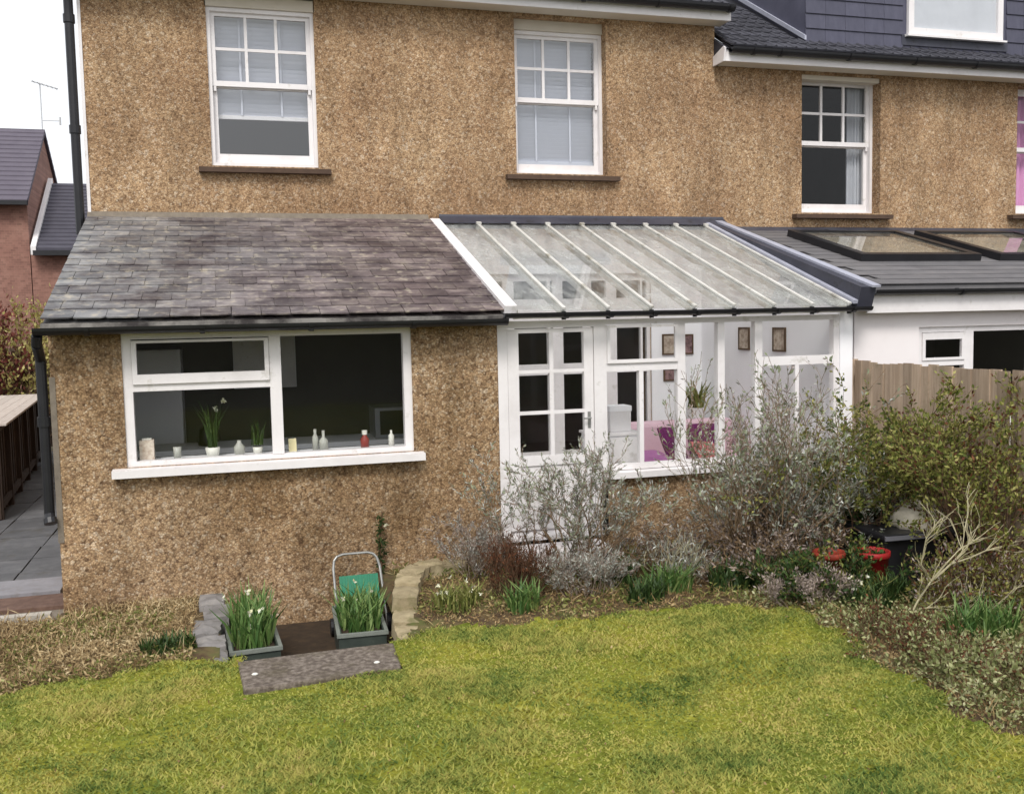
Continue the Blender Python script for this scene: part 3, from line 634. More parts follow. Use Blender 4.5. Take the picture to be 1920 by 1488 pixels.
h = MB(); h.box(3.335, 3.365, dy0-.006, dy0, 1.08, 1.24); h.tube((3.35, dy0-.006, 1.18), (3.35, dy0-.05, 1.18), .009); h.tube((3.35, dy0-.05, 1.18), (3.28, dy0-.05, 1.18), .008)
h.build('door_handle', m_metal, door)
MB().prism_x([(FY-.06, .03), (FY-.06, .07), (FY+.1, .115), (FY+.1, .03)], 2.44, 3.46).build('threshold', m_white, con)
# glass roof
ZT, ZB, YB2 = 3.365, 2.225, -3.30
an2 = math.atan2(ZT-ZB, -YB2); c2, s2 = math.cos(an2), math.sin(an2); L2 = math.hypot(ZT-ZB, YB2)
def rp(s, n): return (YB2+s*c2-n*s2, ZB+s*s2+n*c2)
bars = [2.585, 3.042, 3.49, 3.94, 4.40, 4.83, 5.28, 5.713, 6.15]
roof = MB()
for x in bars: roof.prism_x([rp(.03, -.07), rp(.03, -.004), rp(L2-.04, -.004), rp(L2-.04, -.07)], x-.018, x+.018)
roof.prism_x([rp(.06, -.1), rp(.06, -.072), rp(.13, -.072), rp(.13, -.1)], 2.57, 6.15)
rf = roof.build('glass_roof', m_wtbar, con)
for x in bars[1:]: MB().prism_x([rp(.0, .008), rp(.0, .026), rp(L2-.05, .026), rp(L2-.05, .008)], x-.017, x+.017).build('glazing_bar', m_wtbar, rf)
for a, b in zip(bars[:-1], bars[1:]): MB().prism_x([rp(-.02, 0), rp(-.02, .006), rp(L2-.03, .006), rp(L2-.03, 0)], a+.004, b-.004).build('roof_pane', m_glass_roof, rf)
MB().prism_x([rp(-.01, -.06), rp(-.01, .055), rp(L2-.02, .055), rp(L2-.02, -.06)], 2.458, 2.575).build('verge_board', m_white, rf)
MB().prism_x([rp(L2-.16, .03), rp(L2-.16, .036), (-.012, ZT+.075), (-.002, ZT+.10), (-.002, ZT+.0)], 2.58, 6.5).build('top_flashing', m_lead, con)
for x in bars[1:]: MB().prism_x([rp(L2-.20, .026), rp(L2-.20, .05), rp(L2-.15, .05), rp(L2-.15, .026)], x-.03, x+.03).build('bar_cap', m_wtbar, rf)
gutter(con, 2.44, 6.36, YB2-.055, 2.205, .047, brackets=[x for x in bars[1:]])
# lead clad parapet towards the neighbour
MB().prism_x([rp(.0, -.06), rp(.0, .19), rp(L2-.02, .035), rp(L2-.02, -.06)], 6.24, 6.42).build('parapet', m_lead, con)
MB().prism_x([rp(-.03, .192), rp(-.03, .216), rp(L2-.02, .062), rp(L2-.02, .037)], 6.35, 6.45).build('parapet_cap', m_leadpale, con)
MB().prism_x([rp(-.0, .012), rp(-.0, .05), rp(L2-.1, .05), rp(L2-.1, .012)], 6.185, 6.238).build('side_flashing', m_leadpale, con)
# step
MB().prism_z([(2.46, FY-.42), (3.4, FY-.42), (3.4, FY-.062), (2.46, FY-.062)], -.3, .0).build('door_step', m_render, con, bevel=.01)

# ------------------------------------------------------------------ neighbouring house
nb = thing('neighbour_house', 'attached tan neighbouring house with dark dormer and white rear extension', 'house', (9.5, 0, -.55))
W3 = (7.72, 8.99, 3.54, 5.42); W4 = (11.36, 12.6, 3.56, 5.42)
MB().wall(6.382, 15, -.6, 5.76, .02, .3, [W3, W4]).build('main_wall', m_dash, nb)
sash_window(nb, W3, .2, curtain=[(8.72, 9.0, m_curtain), (7.72, 7.86, m_plumcurt)], cream_head=False, gl=m_glass, room=m_dimroom)
sash_window(nb, W4, .2, curtain=[(11.3, 12.0, m_pink)], cream_head=False, gl=m_glass, room=m_dimroom)
MB().box(7.725, 8.985, .05, .199, 5.36, 5.455).build('head_board', m_cream, nb)
MB().box(6.37, 15, -.30, -.275, 5.445, 5.595).build('fascia', m_white, nb)
MB().box(6.43, 15, -.273, .018, 5.462, 5.482).build('soffit', m_cream, nb)
MB().prism_x([(-.302, 5.44), (-.34, 5.6), (-.30, 5.63), (-.02, 5.56), (-.02, 5.44)], 6.345, 6.369).build('verge_end', m_white, nb)
MB().prism_x([(-.33, 5.6), (.3, 5.97), (.3, 5.46), (-.02, 5.46)], 6.37, 6.42).build('verge_wall', m_tile, nb)
gutter(nb, 6.42, 15, -.372, 5.60, .07, brackets=[6.75, 7.15, 8.2, 9.25, 10.25, 11.3])
NSL = R(31)
def inside_dormer(x, y): return x > 7.75 and y > -.12
tile_roof(nb, 6.42, 14.8, -.38, 5.62, NSL, 9, .24, skip=lambda x, y: inside_dormer(x, y), length=4.6)
# dormer
dY, dZ = .0, 5.62 + .38*math.tan(NSL)
dm = MB(); dm.box(7.77, 14.5, dY, dY+.1, dZ-.1, 8.2)
slp = math.tan(NSL)
dm.prism_x([(dY+.1, dZ-.1), (dY+3, dZ-.1+3*slp), (dY+3, 8.2), (dY+.1, 8.2)], 7.77, 7.87)
dmo = dm.build('dormer', m_clad, nb)
for j in range(9):
    z = dZ-.02+j*.2
    if z < 7.9:
        xs_ = [(7.755, 14.4)] if not (5.9 < z+.1 < 7.5) else [(7.755, 9.32), (11.1, 14.4)]
        for a, b in xs_:
            n = max(1, round((b-a)/.3)); wdt = (b-a)/n
            for i in range(n):
                if a+wdt*i > 12.6: continue
                xx = a+wdt*(i+.5)
                MB().prism_x([(dY-.022, z), (dY-.004, z+.215), (dY-.001, z+.215), (dY-.001, z)], xx-wdt/2+.002, xx+wdt/2-.002).build('hung_slate', m_clad, dmo)
MB().prism_x([(dY-.02, dZ+.02), (dY-.02, dZ+.08), (dY+2.6, dZ+.1+2.6*slp), (dY+2.6, dZ+.03+2.6*slp)], 7.735, 7.765).build('cheek_flashing', m_leadpale, dmo)
MB().box(9.30, 11.12, dY-.02, dY-.002, dZ+.04, 6.03).build('window_apron', m_lead, dmo)
f = MB(); f.box(9.39, 9.48, dY-.05, dY+.03, 6.04, 7.4); f.box(10.92, 11.01, dY-.05, dY+.03, 6.04, 7.4); f.box(9.48, 10.92, dY-.05, dY+.03, 6.04, 6.13); f.box(9.48, 10.92, dY-.05, dY+.03, 7.32, 7.4)
f.build('dormer_window', m_white, dmo)
MB().box(9.48, 10.92, dY-.03, dY-.026, 6.13, 7.32).build('pane', m_glass, dmo)
MB().box(9.48, 10.92, dY-.006, dY-.003, 6.13, 7.32).build('window_blind', m_curtain, dmo)
MB().prism_x([(dY-.09, 6.0), (dY-.09, 6.025), (dY, 6.038), (dY, 6.0)], 9.35, 11.05).build('sill', m_white, dmo)
# rear extension of the neighbour
NY = -3.0
W5 = (7.24, 8.9, .9, 1.97)
MB().wall(6.42, 13.5, -.6, 2.30, NY, NY+.25, [W5]).build('extension_wall', m_render, nb)
nz0, nz1 = 2.43, 3.29; ny0 = NY-.14; na = math.atan2(nz1-nz0, -ny0); nL = math.hypot(nz1-nz0, ny0)
nd = MB().prism_x([(ny0, nz0-.06), (ny0, nz0-.005), (-.003, nz1-.005), (-.003, nz1-.06)], 6.45, 13.5).build('extension_roof', m_nslate, nb)
for j in range(15):
    s0 = j*nL/15; s1 = s0+nL/15+.04
    if s1 > nL: s1 = nL-.002
    def q(s, n): return (ny0-.02+s*math.cos(na)-n*math.sin(na), nz0+s*math.sin(na)+n*math.cos(na))
    for i in range(8):
        a = 6.48+i*.88+(j % 2)*.3; b = a+.877
        MB().prism_x([q(s0, .004), q(s0, .013), q(s1, .004), q(s1, -.003)], a, b).build('slate_course', m_nslate, nd)
MB().prism_x([(-.11, nz1-.03), (-.11, nz1-.015), (.017, nz1+.05), (.017, nz1-.03)], 6.48, 13.5).build('wall_flashing', m_lead, nb)
def nq(s, n): return (ny0-.02+s*math.cos(na)-n*math.sin(na), nz0+s*math.sin(na)+n*math.cos(na))
def skylight(x0, x1):
    s0, s1 = 1.12, 2.75
    k = MB()
    for (a, b) in ((x0, x0+.11), (x1-.11, x1)): k.prism_x([nq(s0, .01), nq(s0, .10), nq(s1, .10), nq(s1, .01)], a, b)
    k.prism_x([nq(s0, .012), nq(s0, .098), nq(s0+.11, .098), nq(s0+.11, .012)], x0+.11, x1-.11); k.prism_x([nq(s1-.09, .012), nq(s1-.09, .098), nq(s1, .098), nq(s1, .012)], x0+.11, x1-.11)
    o = k.build('skylight', m_black, nb)
    MB().prism_x([nq(s0+.11, .075), nq(s0+.11, .08), nq(s1-.09, .08), nq(s1-.09, .075)], x0+.11, x1-.11).build('pane', m_sky_glass, o)
    MB().prism_x([nq(s0+.11, .015), nq(s0+.11, .02), nq(s1-.09, .02), nq(s1-.09, .015)], x0+.11, x1-.11).build('skylight_blind', gm('tan_blind', [(0, (176, 168, 154)), (1, (188, 180, 168))], 1, .9), o)
skylight(7.16, 8.86); skylight(9.14, 10.85)
gutter(nb, 6.50, 13.5, ny0-.08, nz0-.055, .055, brackets=[7.6, 8.6, 9.6])
MB().box(6.46, 13.5, ny0-.022, ny0-.002, 2.135, 2.35).build('extension_fascia', m_white, nb)
MB().box(6.46, 13.5, ny0-.001, NY-.001, 2.25, 2.29).build('extension_soffit', m_cream, nb)
f = MB(); x0, x1, z0, z1 = W5
f.box(x0, x0+.06, NY+.03, NY+.1, z0, z1); f.box(x1-.06, x1, NY+.03, NY+.1, z0, z1); f.box(x0+.06, x1-.06, NY+.03, NY+.1, z1-.06, z1); f.box(x0+.06, x1-.06, NY+.03, NY+.1, z0, z0+.06)
f.box(7.86, 7.98, NY+.025, NY+.1, z0+.06, z1-.06); f.box(x0+.06, 7.86, NY+.03, NY+.1, 1.54, 1.60)
nw = f.build('extension_window', m_white, nb)
tf = MB(); tf.box(x0+.062, 7.858, NY+.015, NY+.05, 1.602, 1.63); tf.box(x0+.062, 7.858, NY+.015, NY+.05, 1.83, 1.905); tf.box(x0+.062, x0+.1, NY+.015, NY+.05, 1.63, 1.83); tf.box(7.82, 7.858, NY+.015, NY+.05, 1.63, 1.83); tf.build('top_light', m_white, nw)
MB().box(x0+.1, 7.82, NY+.03, NY+.034, 1.63, 1.83).build('pane', m_glass, nw); MB().box(7.98, x1-.06, NY+.06, NY+.064, z0+.06, z1-.06).build('pane', m_glass, nw); MB().box(x0+.06, 7.86, NY+.06, NY+.064, z0+.06, 1.54).build('pane', m_glass, nw)
r = MB(); r.box(6.6, 9.6, -.4, -.35, .2, 2.4); r.box(6.55, 6.6, NY+.26, -.4, .2, 2.4); r.box(9.6, 9.65, NY+.26, -.4, .2, 2.4); r.box(6.6, 9.6, NY+.26, -.4, .15, .2); r.build('room_interior', m_darkroom, nb)

# ------------------------------------------------------------------ distant house
fh = thing('distant_house', 'red brick house with dark tiled roofs far beyond the side path', 'house', (-7.5, 17, 0))
MB().box(-14, -4.52, 14.2, 19.8, 0, 5.3).build('wall', m_brick, fh)
MB().prism_x([(14.2, 5.302), (17, 7.28), (19.8, 5.302)], -4.82, -4.52).build('gable_wall', m_brick, fh)
ft = gm('far_roof_tile', [(0, (78, 72, 84)), (1, (104, 98, 108))], 3, .8, .1)
def far_roof(x0, x1, ye, ze, yr, zr, name):
    m = MB(); n = 16
    for i in range(n):
        y0 = ye+(yr-ye)*i/n; y1 = ye+(yr-ye)*(i+1)/n; a = ze+(zr-ze)*i/n; b = ze+(zr-ze)*(i+1)/n
        m.prism_x([(y0, a-.08), (y0, a+.05), (y1, b+.02), (y1, b-.08)], x0, x1)
    return m.build(name, ft, fh)
far_roof(-14, -4.46, 13.9, 5.2, 17.02, 7.45, 'roof'); far_roof(-14, -4.46, 20.1, 5.2, 16.98, 7.45, 'roof')
MB().prism_x([(13.85, 5.12), (13.85, 5.22), (13.98, 5.24), (13.98, 5.12)], -14, -4.46).build('gutter', m_black, fh)
MB().box(-4.5, -1.9, 14.2, 19, 0, 4.1).build('side_wall', m_brick, fh)
dt2 = gm('dark_far_tile', [(0, (56, 54, 64)), (1, (84, 82, 92))], 4, .8, .1)
m = MB(); n = 18
for i in range(n):
    y0 = 14+(17-14)*i/n; y1 = 14+3*(i+1)/n; a = 4.06+1.98*i/n; b = 4.06+1.98*(i+1)/n
    m.prism_x([(y0, a-.08), (y0, a+.05), (y1, b+.02), (y1, b-.08)], -4.34, -1.9)
m.build('side_roof', dt2, fh)
MB().prism_x([(13.95, 3.94), (13.95, 4.14), (17.05, 6.2), (17.05, 6.0)], -4.46, -4.345).build('barge_board', m_white, fh)
MB().box(-4.4, -1.9, 13.86, 13.97, 3.92, 4.04).build('side_gutter', m_black, fh)
ae = MB(); ae.tube((-4.55, 17.2, 7.3), (-4.55, 17.2, 8.75), .018, n=6); ae.tube((-4.75, 17.2, 8.78), (-4.1, 17.1, 8.58), .02, n=6)
for i in range(6): ae.tube((-4.7+i*.11, 17.05, 8.76-i*.033), (-4.7+i*.11, 17.3, 8.76-i*.033), .008, n=5)
ae.tube((-4.55, 17.2, 7.75), (-4.1, 17.2, 7.75), .012, n=5); ae.tube((-4.1, 17.2, 7.65), (-4.1, 17.2, 7.85), .03, n=6)
ae.build('television_aerial', gm('aerial_metal', [(0, (180, 182, 184)), (1, (206, 208, 210))], 5, .5), fh)
wv = MB(); wv.box(-6.6, -5.3, 14.17, 14.198, 2.4, 3.4); wv.build('window', m_black, fh)

# ------------------------------------------------------------------ fences, log store, bin
fe = thing('board_fence', 'weathered closeboard timber fence on the right boundary', 'fence', (6.4, -6, -.2))
rr = random.Random(8); y = -3.02; i = 0
MB().box(6.355, 6.455, -3.02, -2.92, -.3, 1.65).build('fence_post', m_fence, fe)
fb = [MB().prism_z([(-.008, -.062), (.012, -.062), (.006, .062), (-.008, .062)], 0, 1.83).mesh('fence_board', m_fence) for k in range(1)]
while y > -10.5:
    y -= .112
    place(fb[0], 'fence_board', fe, Matrix.Translation((6.385+.008*(i % 2)+rr.uniform(-.003, .003), y, -.2+rr.uniform(-.015, .012)+max(0, (-7.5-y)*.1))) @ Euler((rr.uniform(-.008, .008), rr.uniform(-.01, .01), rr.uniform(-.04, .04))).to_matrix().to_4x4()); i += 1
for z in (.15, .8, 1.4): MB().box(6.41, 6.46, -10.5, -3.02, z, z+.08).build('fence_rail', m_fence, fe)

tf = thing('dark_fence', 'dark brown slatted fence at the far end of the side path', 'fence', (-4, 9.3, -.2))
rr = random.Random(3)
for i in range(26):
    x = -6.6+.155*i; MB().box(x, x+.125, 9.3, 9.32, -.2, 1.78+rr.uniform(-.04, .04)).build('fence_board', m_wood_dark, tf)
for z in (.3, 1.15, 1.72): MB().box(-6.65, -2.5, 9.24, 9.298, z, z+.07).build('fence_rail', m_wood_dark if z < 1.6 else m_fence, tf)

ls = thing('log_store', 'low open slatted timber store with pale boarded top by the side path', 'log store', (-3.6, 4.2, -.22))
A = Vector((-2.78, 1.35, 0)); B = Vector((-3.28, 7.1, 0)); dr = (B-A).normalized(); nl = Vector((-dr.y, dr.x, 0)); Ls = (B-A).length
def lsb(s0, s1, n0, n1, z0, z1): 
    c = A + dr*((s0+s1)/2) + nl*((n0+n1)/2); m = MB(); m.obox((c.x, c.y, (z0+z1)/2), dr*((s1-s0)/2), nl*((n1-n0)/2), (0, 0, (z1-z0)/2)); return m
m_top = gm('pale_roof_board', [(0, (150, 136, 122)), (.5, (186, 174, 164)), (1, (210, 202, 194))], 8, .8, .2, stretch=(3, .4, 1), rand=('object', .12))
for k in range(8): lsb(-.06, Ls+.05, -.1+.15*k, .045+.15*k, .97, .995).build('top_board', m_top, ls)
for s in np.linspace(0, Ls-.09, 6): lsb(s, s+.09, 0, .07, -.22, .968).build('post', m_wood_dark, ls)
for z in (-.1, .88): lsb(.09, Ls, .01, .05, z, z+.09).build('rail', m_wood_dark, ls)
for s in np.arange(.2, Ls-.1, .24): lsb(s, s+.1, .055, .075, -.2, .9).build('slat', m_wood_dark, ls)
lsb(0, Ls, 1.0, 1.03, -.2, .96).build('back_panel', m_wood_dark, ls)
lsb(-.03, -.005, 0.02, 1.03, -.2, .95).build('end_panel', m_wood_dark, ls)
wb = thing('water_butt', 'dark green plastic water butt beside the path behind the downpipe', 'water butt', (-2.68, 6.6, -.22))
MB().lathe([(.24, 0), (.27, .1), (.29, .5), (.27, .9), (.25, 1.0)], (-2.68, 6.6, -.2), 20).build('barrel', gm('bottle_green', [(0, (18, 40, 38)), (1, (30, 58, 54))], 5, .5), wb, smooth=True)
MB().lathe([(.27, 0), (.275, .03), (.15, .06), (.02, .07)], (-2.68, 6.6, .8), 20).build('lid', m_black, wb, smooth=True)
for z in (.1, .55): MB().lathe([(.294, 0), (.294, .03)], (-2.68, 6.6, z), 20).build('hoop', m_black, wb)

# ------------------------------------------------------------------ slab, retaining walls
st = MB().prism_z([(-.03, -5.06), (.005, -5.62), (.5, -5.60), (1.04, -5.54), (1.07, -5.03), (.5, -5.04)], -.55, -.183).build('concrete_step', m_conc, None, bevel=.015)
tag(st, 'worn grey concrete step slab set into the lawn edge', 'step')
def stone_mesh(l, wd, h, seed, m):
    r = random.Random(seed); b = MB()
    nx_, ny_ = 4, 3; pts = {}
    def P(i, j, kk):
        x = -l/2+l*i/nx_; y = -wd/2+wd*j/ny_; z = 0 if kk == 0 else h
        e = .018
        if i in (0, nx_): y *= .9
        return (x+r.uniform(-e, e)*.6, y+r.uniform(-e, e)*.6, z+(r.uniform(-e, e)*.5 if kk else 0) - (.014 if kk and (i in (0, nx_) or j in (0, ny_)) else 0))
    for kk in (0, 1):
        for j in range(ny_+1):
            for i in range(nx_+1): pts[(i, j, kk)] = len(b.v); b.v.append(P(i, j, kk))
    for j in range(ny_):
        for i in range(nx_):
            b.f.append((pts[(i, j, 1)], pts[(i+1, j, 1)], pts[(i+1, j+1, 1)], pts[(i, j+1, 1)]))
    for i in range(nx_):
        b.f.append((pts[(i, 0, 0)], pts[(i+1, 0, 0)], pts[(i+1, 0, 1)], pts[(i, 0, 1)])); b.f.append((pts[(i+1, ny_, 0)], pts[(i, ny_, 0)], pts[(i, ny_, 1)], pts[(i+1, ny_, 1)]))
    for j in range(ny_):
        b.f.append((pts[(0, j+1, 0)], pts[(0, j, 0)], pts[(0, j, 1)], pts[(0, j+1, 1)])); b.f.append((pts[(nx_, j, 0)], pts[(nx_, j+1, 0)], pts[(nx_, j+1, 1)], pts[(nx_, j, 1)]))
    return b.mesh('stone', m)
rw = thing('curved_stone_wall', 'curved sandy stone retaining wall beside the sunken path', 'stone wall', (1.4, -4, -.55))
cur = [(1.235, -4.95), (1.24, -4.62), (1.29, -4.28), (1.36, -3.95), (1.44, -3.65), (1.58, -3.42), (1.80, -3.33), (2.02, -3.40)]
tops = [-.19, -.17, -.06, -.04, -.03, -.03, -.05, -.09]
for i in range(len(cur)-1):
    a = Vector(cur[i]); b = Vector(cur[i+1]); c = (a+b)/2; l = (b-a).length; an = math.atan2(b.y-a.y, b.x-a.x)
    zt = tops[i]; hs_ = [(-.56, -.36), (-.355, zt-.14), (zt-.135, zt)]
    for j, (z0, z1) in enumerate(hs_):
        if z1-z0 < .05: continue
        place(stone_mesh(l*.99, .20+.02*(j == 2), z1-z0, i*7+j, m_stone), 'stone', rw, Matrix.Translation((c.x, c.y, z0)) @ Euler((0, 0, an+(.03 if j % 2 else -.02))).to_matrix().to_4x4())
lw = thing('grey_stone_edging', 'short grey stone edging left of the planted troughs', 'stone wall', (-.2, -4.2, -.55))
ys = [-3.3, -3.62, -3.98, -4.34, -4.66, -5.0]
for i in range(5):
    c = ((-.225 + .03*math.sin(i*2)), (ys[i]+ys[i+1])/2); l = abs(ys[i+1]-ys[i])
    for j, (z0, z1) in enumerate(((-.56, -.36), (-.355, -.15-.012*i))):
        place(stone_mesh(l*.98, .21, z1-z0, 60+i*3+j, m_greystone), 'stone', lw, Matrix.Translation((c[0]+.02*(i % 2), c[1], z0)) @ Euler((0, 0, math.pi/2+.05*math.sin(i*3))).to_matrix().to_4x4())

# ------------------------------------------------------------------ small garden things
def trough(x, y, wx, wy, z0, z1, rz, label):
    t = thing('plant_trough', label, 'planter', (x, y, z0), 'troughs on the sunken path')
    c, s = math.cos(rz), math.sin(rz)
    ax = Vector((c, s, 0)); ay = Vector((-s, c, 0)); C = Vector((x, y, 0)); b = MB(); th = .012
    for sg in (-1, 1):
        b.obox(C+ay*(sg*(wy/2-th))+Vector((0, 0, (z0+z1)/2)), ax*(wx/2), ay*th, (0, 0, (z1-z0)/2)); b.obox(C+ax*(sg*(wx/2-th))+Vector((0, 0, (z0+z1)/2)), ax*th, ay*(wy/2-2*th-.001), (0, 0, (z1-z0)/2-.001))
    b.obox(C+Vector((0, 0, z0+.02)), ax*(wx/2-.03), ay*(wy/2-.03), (0, 0, .015)); b.build('box', m_trough, t)
    rm = MB()
    for sg in (-1, 1):
        rm.obox(C+ay*(sg*(wy/2))+Vector((0, 0, z1-.012)), ax*(wx/2+.014), ay*.014, (0, 0, .014)); rm.obox(C+ax*(sg*(wx/2))+Vector((0, 0, z1-.012)), ax*.014, ay*(wy/2-.015), (0, 0, .014))
    rm.build('rim', gm('weathered_rim', [(0, (90, 96, 90)), (1, (140, 144, 136))], 9, .6), t)
    b = MB(); b.obox(C+Vector((0, 0, z1-.05)), ax*(wx/2-.03), ay*(wy/2-.03), (0, 0, .012)); b.build('compost', m_sunk, t)
trough(.085, -4.2, .36, .82, -.55, -.26, .05, 'dark trough of daffodil leaves beside the grey stone edging')
trough(.935, -4.10, .37, .78, -.55, -.262, -.05, 'dark trough of green shoots beside the curved stone wall')

nprng = np.random.RandomState(21)
m_daff = leafmat('daffodil_leaf', [(0, (46, 80, 38)), (.5, (88, 118, 60)), (1, (150, 168, 104))], .45, .25, 9, .3)
m_petal = leafmat('pale_petal', [(0, (220, 216, 160)), (.5, (240, 238, 216)), (1, (250, 250, 240))], .6, .3, 5, .2)
def clump(name, label, cat, x, y, z, rx, ry, n, h, wd, lean, m, flowers=0, fm=None, group=None, fsize=.03, rz=0):
    t = thing(name, label, cat, (x, y, z), group)
    a = nprng.uniform(0, 2*np.pi, n); q = np.sqrt(nprng.uniform(0, 1, n)); P = np.stack([x+rx*q*np.cos(a), y+ry*q*np.sin(a), np.full(n, z)], 1)
    np_mesh('leaves', blades(nprng, P, h, wd, lean), 4, m, t)
    if flowers:
        i = nprng.randint(0, n, flowers); F = P[i]+np.stack([nprng.normal(0, .03, flowers), nprng.normal(0, .03, flowers), h*nprng.uniform(.6, 1.12, flowers)], 1)
        F = np.repeat(F, 6, 0); np_mesh('flowers', leaves(nprng, F, fsize, .7), 4, fm or m_petal, t)['kind'] = 'stuff'
    return t
clump('daffodil_clump', 'tall leafy daffodil shoots filling the left trough', 'plant', .085, -4.2, -.31, .155, .37, 300, .32, .022, .5, m_daff, 5, group='plants in the troughs')
clump('daffodil_clump', 'leafy green shoots with buds filling the right trough', 'plant', .935, -4.10, -.31, .165, .36, 330, .25, .02, .6, m_daff, 5, group='plants in the troughs')

# garden trolley leaning on the wall
gt = thing('garden_trolley', 'grey tubular trolley with green ribbed panel leaning on wall', 'trolley', (1.03, -3.45, -.55))
fr = MB(); x0, x1 = .83, 1.19
pl = [(x0-.01, -3.62, -.52), (x0-.02, -3.4, -.02)]
arc = [(x0-.01, -3.375, .05), (x0+.02, -3.36, .085), (x0+.07, -3.355, .1), (x1-.07, -3.355, .1), (x1-.02, -3.36, .085), (x1+.01, -3.375, .05), (x1+.03, -3.4, -.02), (x1+.06, -3.62, -.52)]
fr.path(pl+arc, .012, 8); fr.tube((x0, -3.6, -.5), (x1+.04, -3.6, -.5), .01); fr.build('frame', m_metal, gt)
pn = MB()
for i in range(14):
    a = x0+.025+(x1-x0-.02)*i/14; c = Vector((a+.013, -3.475, -.25)); dirv = Vector((0, .22, .48)).normalized()
    pn.obox(c-Vector((0, .018, 0)), (.0125, 0, 0), dirv*.185, Vector((0, -.48, .22)).normalized()*(.004+.006*(i % 2)))
pn.build('panel', m_green_pl, gt)
for x in (x0-.06, x1+.07): MB().tube((x-.02, -3.6, -.47), (x+.02, -3.6, -.47), .075, n=18).build('wheel', m_black, gt)

# thin potted stem with one white flower against the wall
cs = thing('flowering_stem', 'thin dark green climbing stem with one white bloom against the wall', 'plant', (1.26, FY-.12, -.3))
s = MB(); P = [(1.27, FY-.12, -.4), (1.265, FY-.1, -.1), (1.25, FY-.09, .12), (1.275, FY-.08, .3), (1.29, FY-.07, .42)]; s.path(P, .008, 6); s.build('stem', m_bark_br, cs)
Q = np.array([[1.262+nprng.normal(0, .022), FY-.1+nprng.normal(0, .02), z] for z in nprng.uniform(-.12, .40, 130)])
np_mesh('leaves', leaves(nprng, Q, .045, .55), 4, leafmat('dark_stem_leaf', [(0, (34, 44, 22)), (1, (70, 92, 44))]), cs)
np_mesh('bloom', leaves(nprng, np.repeat([[1.305, FY-.13, .30]], 9, 0), .04, .7), 4, m_petal, cs)

# pots, bin and sack by the fence
def pot(name, label, x, y, z, r, h, m):
    t = thing(name, label, 'pot', (x, y, z))
    MB().lathe([(r*.74, 0), (r*.8, .01), (r*.97, h-.05), (r*1.0, h-.05)], (x, y, z), 24).build('body', m, t, smooth=True)
    MB().lathe([(r*1.01, 0), (r*1.06, .004), (r*1.06, .048), (r*.96, .05), (r*.93, .0), (r*.9, -.04)], (x, y, z+h-.048), 24).build('rim', m, t, smooth=True)
pot('red_bucket', 'bright red plastic bucket in front of the black bin', 5.10, -5.1, -.16, .14, .32, m_red)
pot('red_pot', 'dull faded red pot left of the bright red bucket', 4.85, -4.86, -.16, .13, .28, m_redd)
bn = thing('black_bin', 'black plastic storage box with lid beside the fence', 'storage box', (5.75, -4.7, -.2))
b = MB(); b.prism_z([(5.34, -4.95), (6.22, -5.0), (6.22, -4.5), (5.34, -4.45)], -.2, .19); b.build('box', m_black, bn, bevel=.02)
MB().prism_z([(5.30, -5.0), (6.26, -5.05), (6.26, -4.45), (5.30, -4.4)], .192, .245).build('lid', m_black, bn, bevel=.015)
MB().prism_z([(5.30, -5.016), (5.8, -5.04), (5.8, -5.027), (5.30, -5.002)], .2, .236).build('lid_edge', gm('grey_edge', [(0, (84, 84, 90)), (1, (116, 116, 122))], 6, .5), bn)
sk = MB(); rr = random.Random(6)
nr, nc_ = 7, 16; 
for i in range(nr):
    t_ = i/(nr-1); rad = .27*(1-t_**1.6)+.02
    for j in range(nc_):
        a = 2*math.pi*j/nc_; rj = rad*(1+rr.uniform(-.12, .12)); sk.v.append((5.86+rj*math.cos(a)*.95, -4.74+rj*math.sin(a)*.8, .247+.27*t_+rr.uniform(-.012, .012)*(i > 0)))
for i in range(nr-1):
    for j in range(nc_):
        k2 = (j+1) % nc_; sk.f.append((i*nc_+j, i*nc_+k2, (i+1)*nc_+k2, (i+1)*nc_+j))
sk.f.append(tuple(range((nr-1)*nc_, nr*nc_))); sk.f.append(tuple(range(nc_-1, -1, -1)))
tag(sk.build('sack', m_sack, None, smooth=True), 'pale crumpled sack heaped on the black storage box', 'sack')

# ------------------------------------------------------------------ shrubs
def grow(seed, bases, length, levels, spread, up, kids, r0, jit=.25, shrink=.68):
    r = random.Random(seed); segs = []; tips = []
    def br(p, d, L, rad, lev):
        n = 4 if lev == 0 else 3; pts = [p]
        for i in range(n):
            d = (d + Vector((r.gauss(0, jit), r.gauss(0, jit), r.gauss(0, jit)*.6)) + Vector((0, 0, up))*.12).normalized()
            q = p + d*(L/n); ra = rad*(1-i/n*.5); rb = rad*(1-(i+1)/n*.5); segs.append((p, q, ra, rb, lev)); p = q; pts.append((p, d.copy(), rb))
        if lev >= levels: tips.append((p, d)); 
        else:
            for k in range(kids):
                j = r.randint(1, n) if k else n
                pp, dd, rr_ = pts[j]
                side = Vector((r.gauss(0, 1), r.gauss(0, 1), r.gauss(0, .7))).normalized()
                br(pp, (dd*(1-spread*.5)+side*spread+Vector((0, 0, up*.3))).normalized(), L*shrink*r.uniform(.75, 1.15), rr_*.75, lev+1)
    for b, d, L in bases: br(Vector(b), Vector(d).normalized(), L*length, r0, 0)
    return segs, tips
def twigs(name, segs, m, parent, mn=.0022):
    b = MB()
    for p, q, ra, rb, lev in segs: b.tube(p, q, max(ra, mn), max(rb, mn*.8), 5 if lev == 0 else 3, cap=False)
    return b.build(name, m, parent)
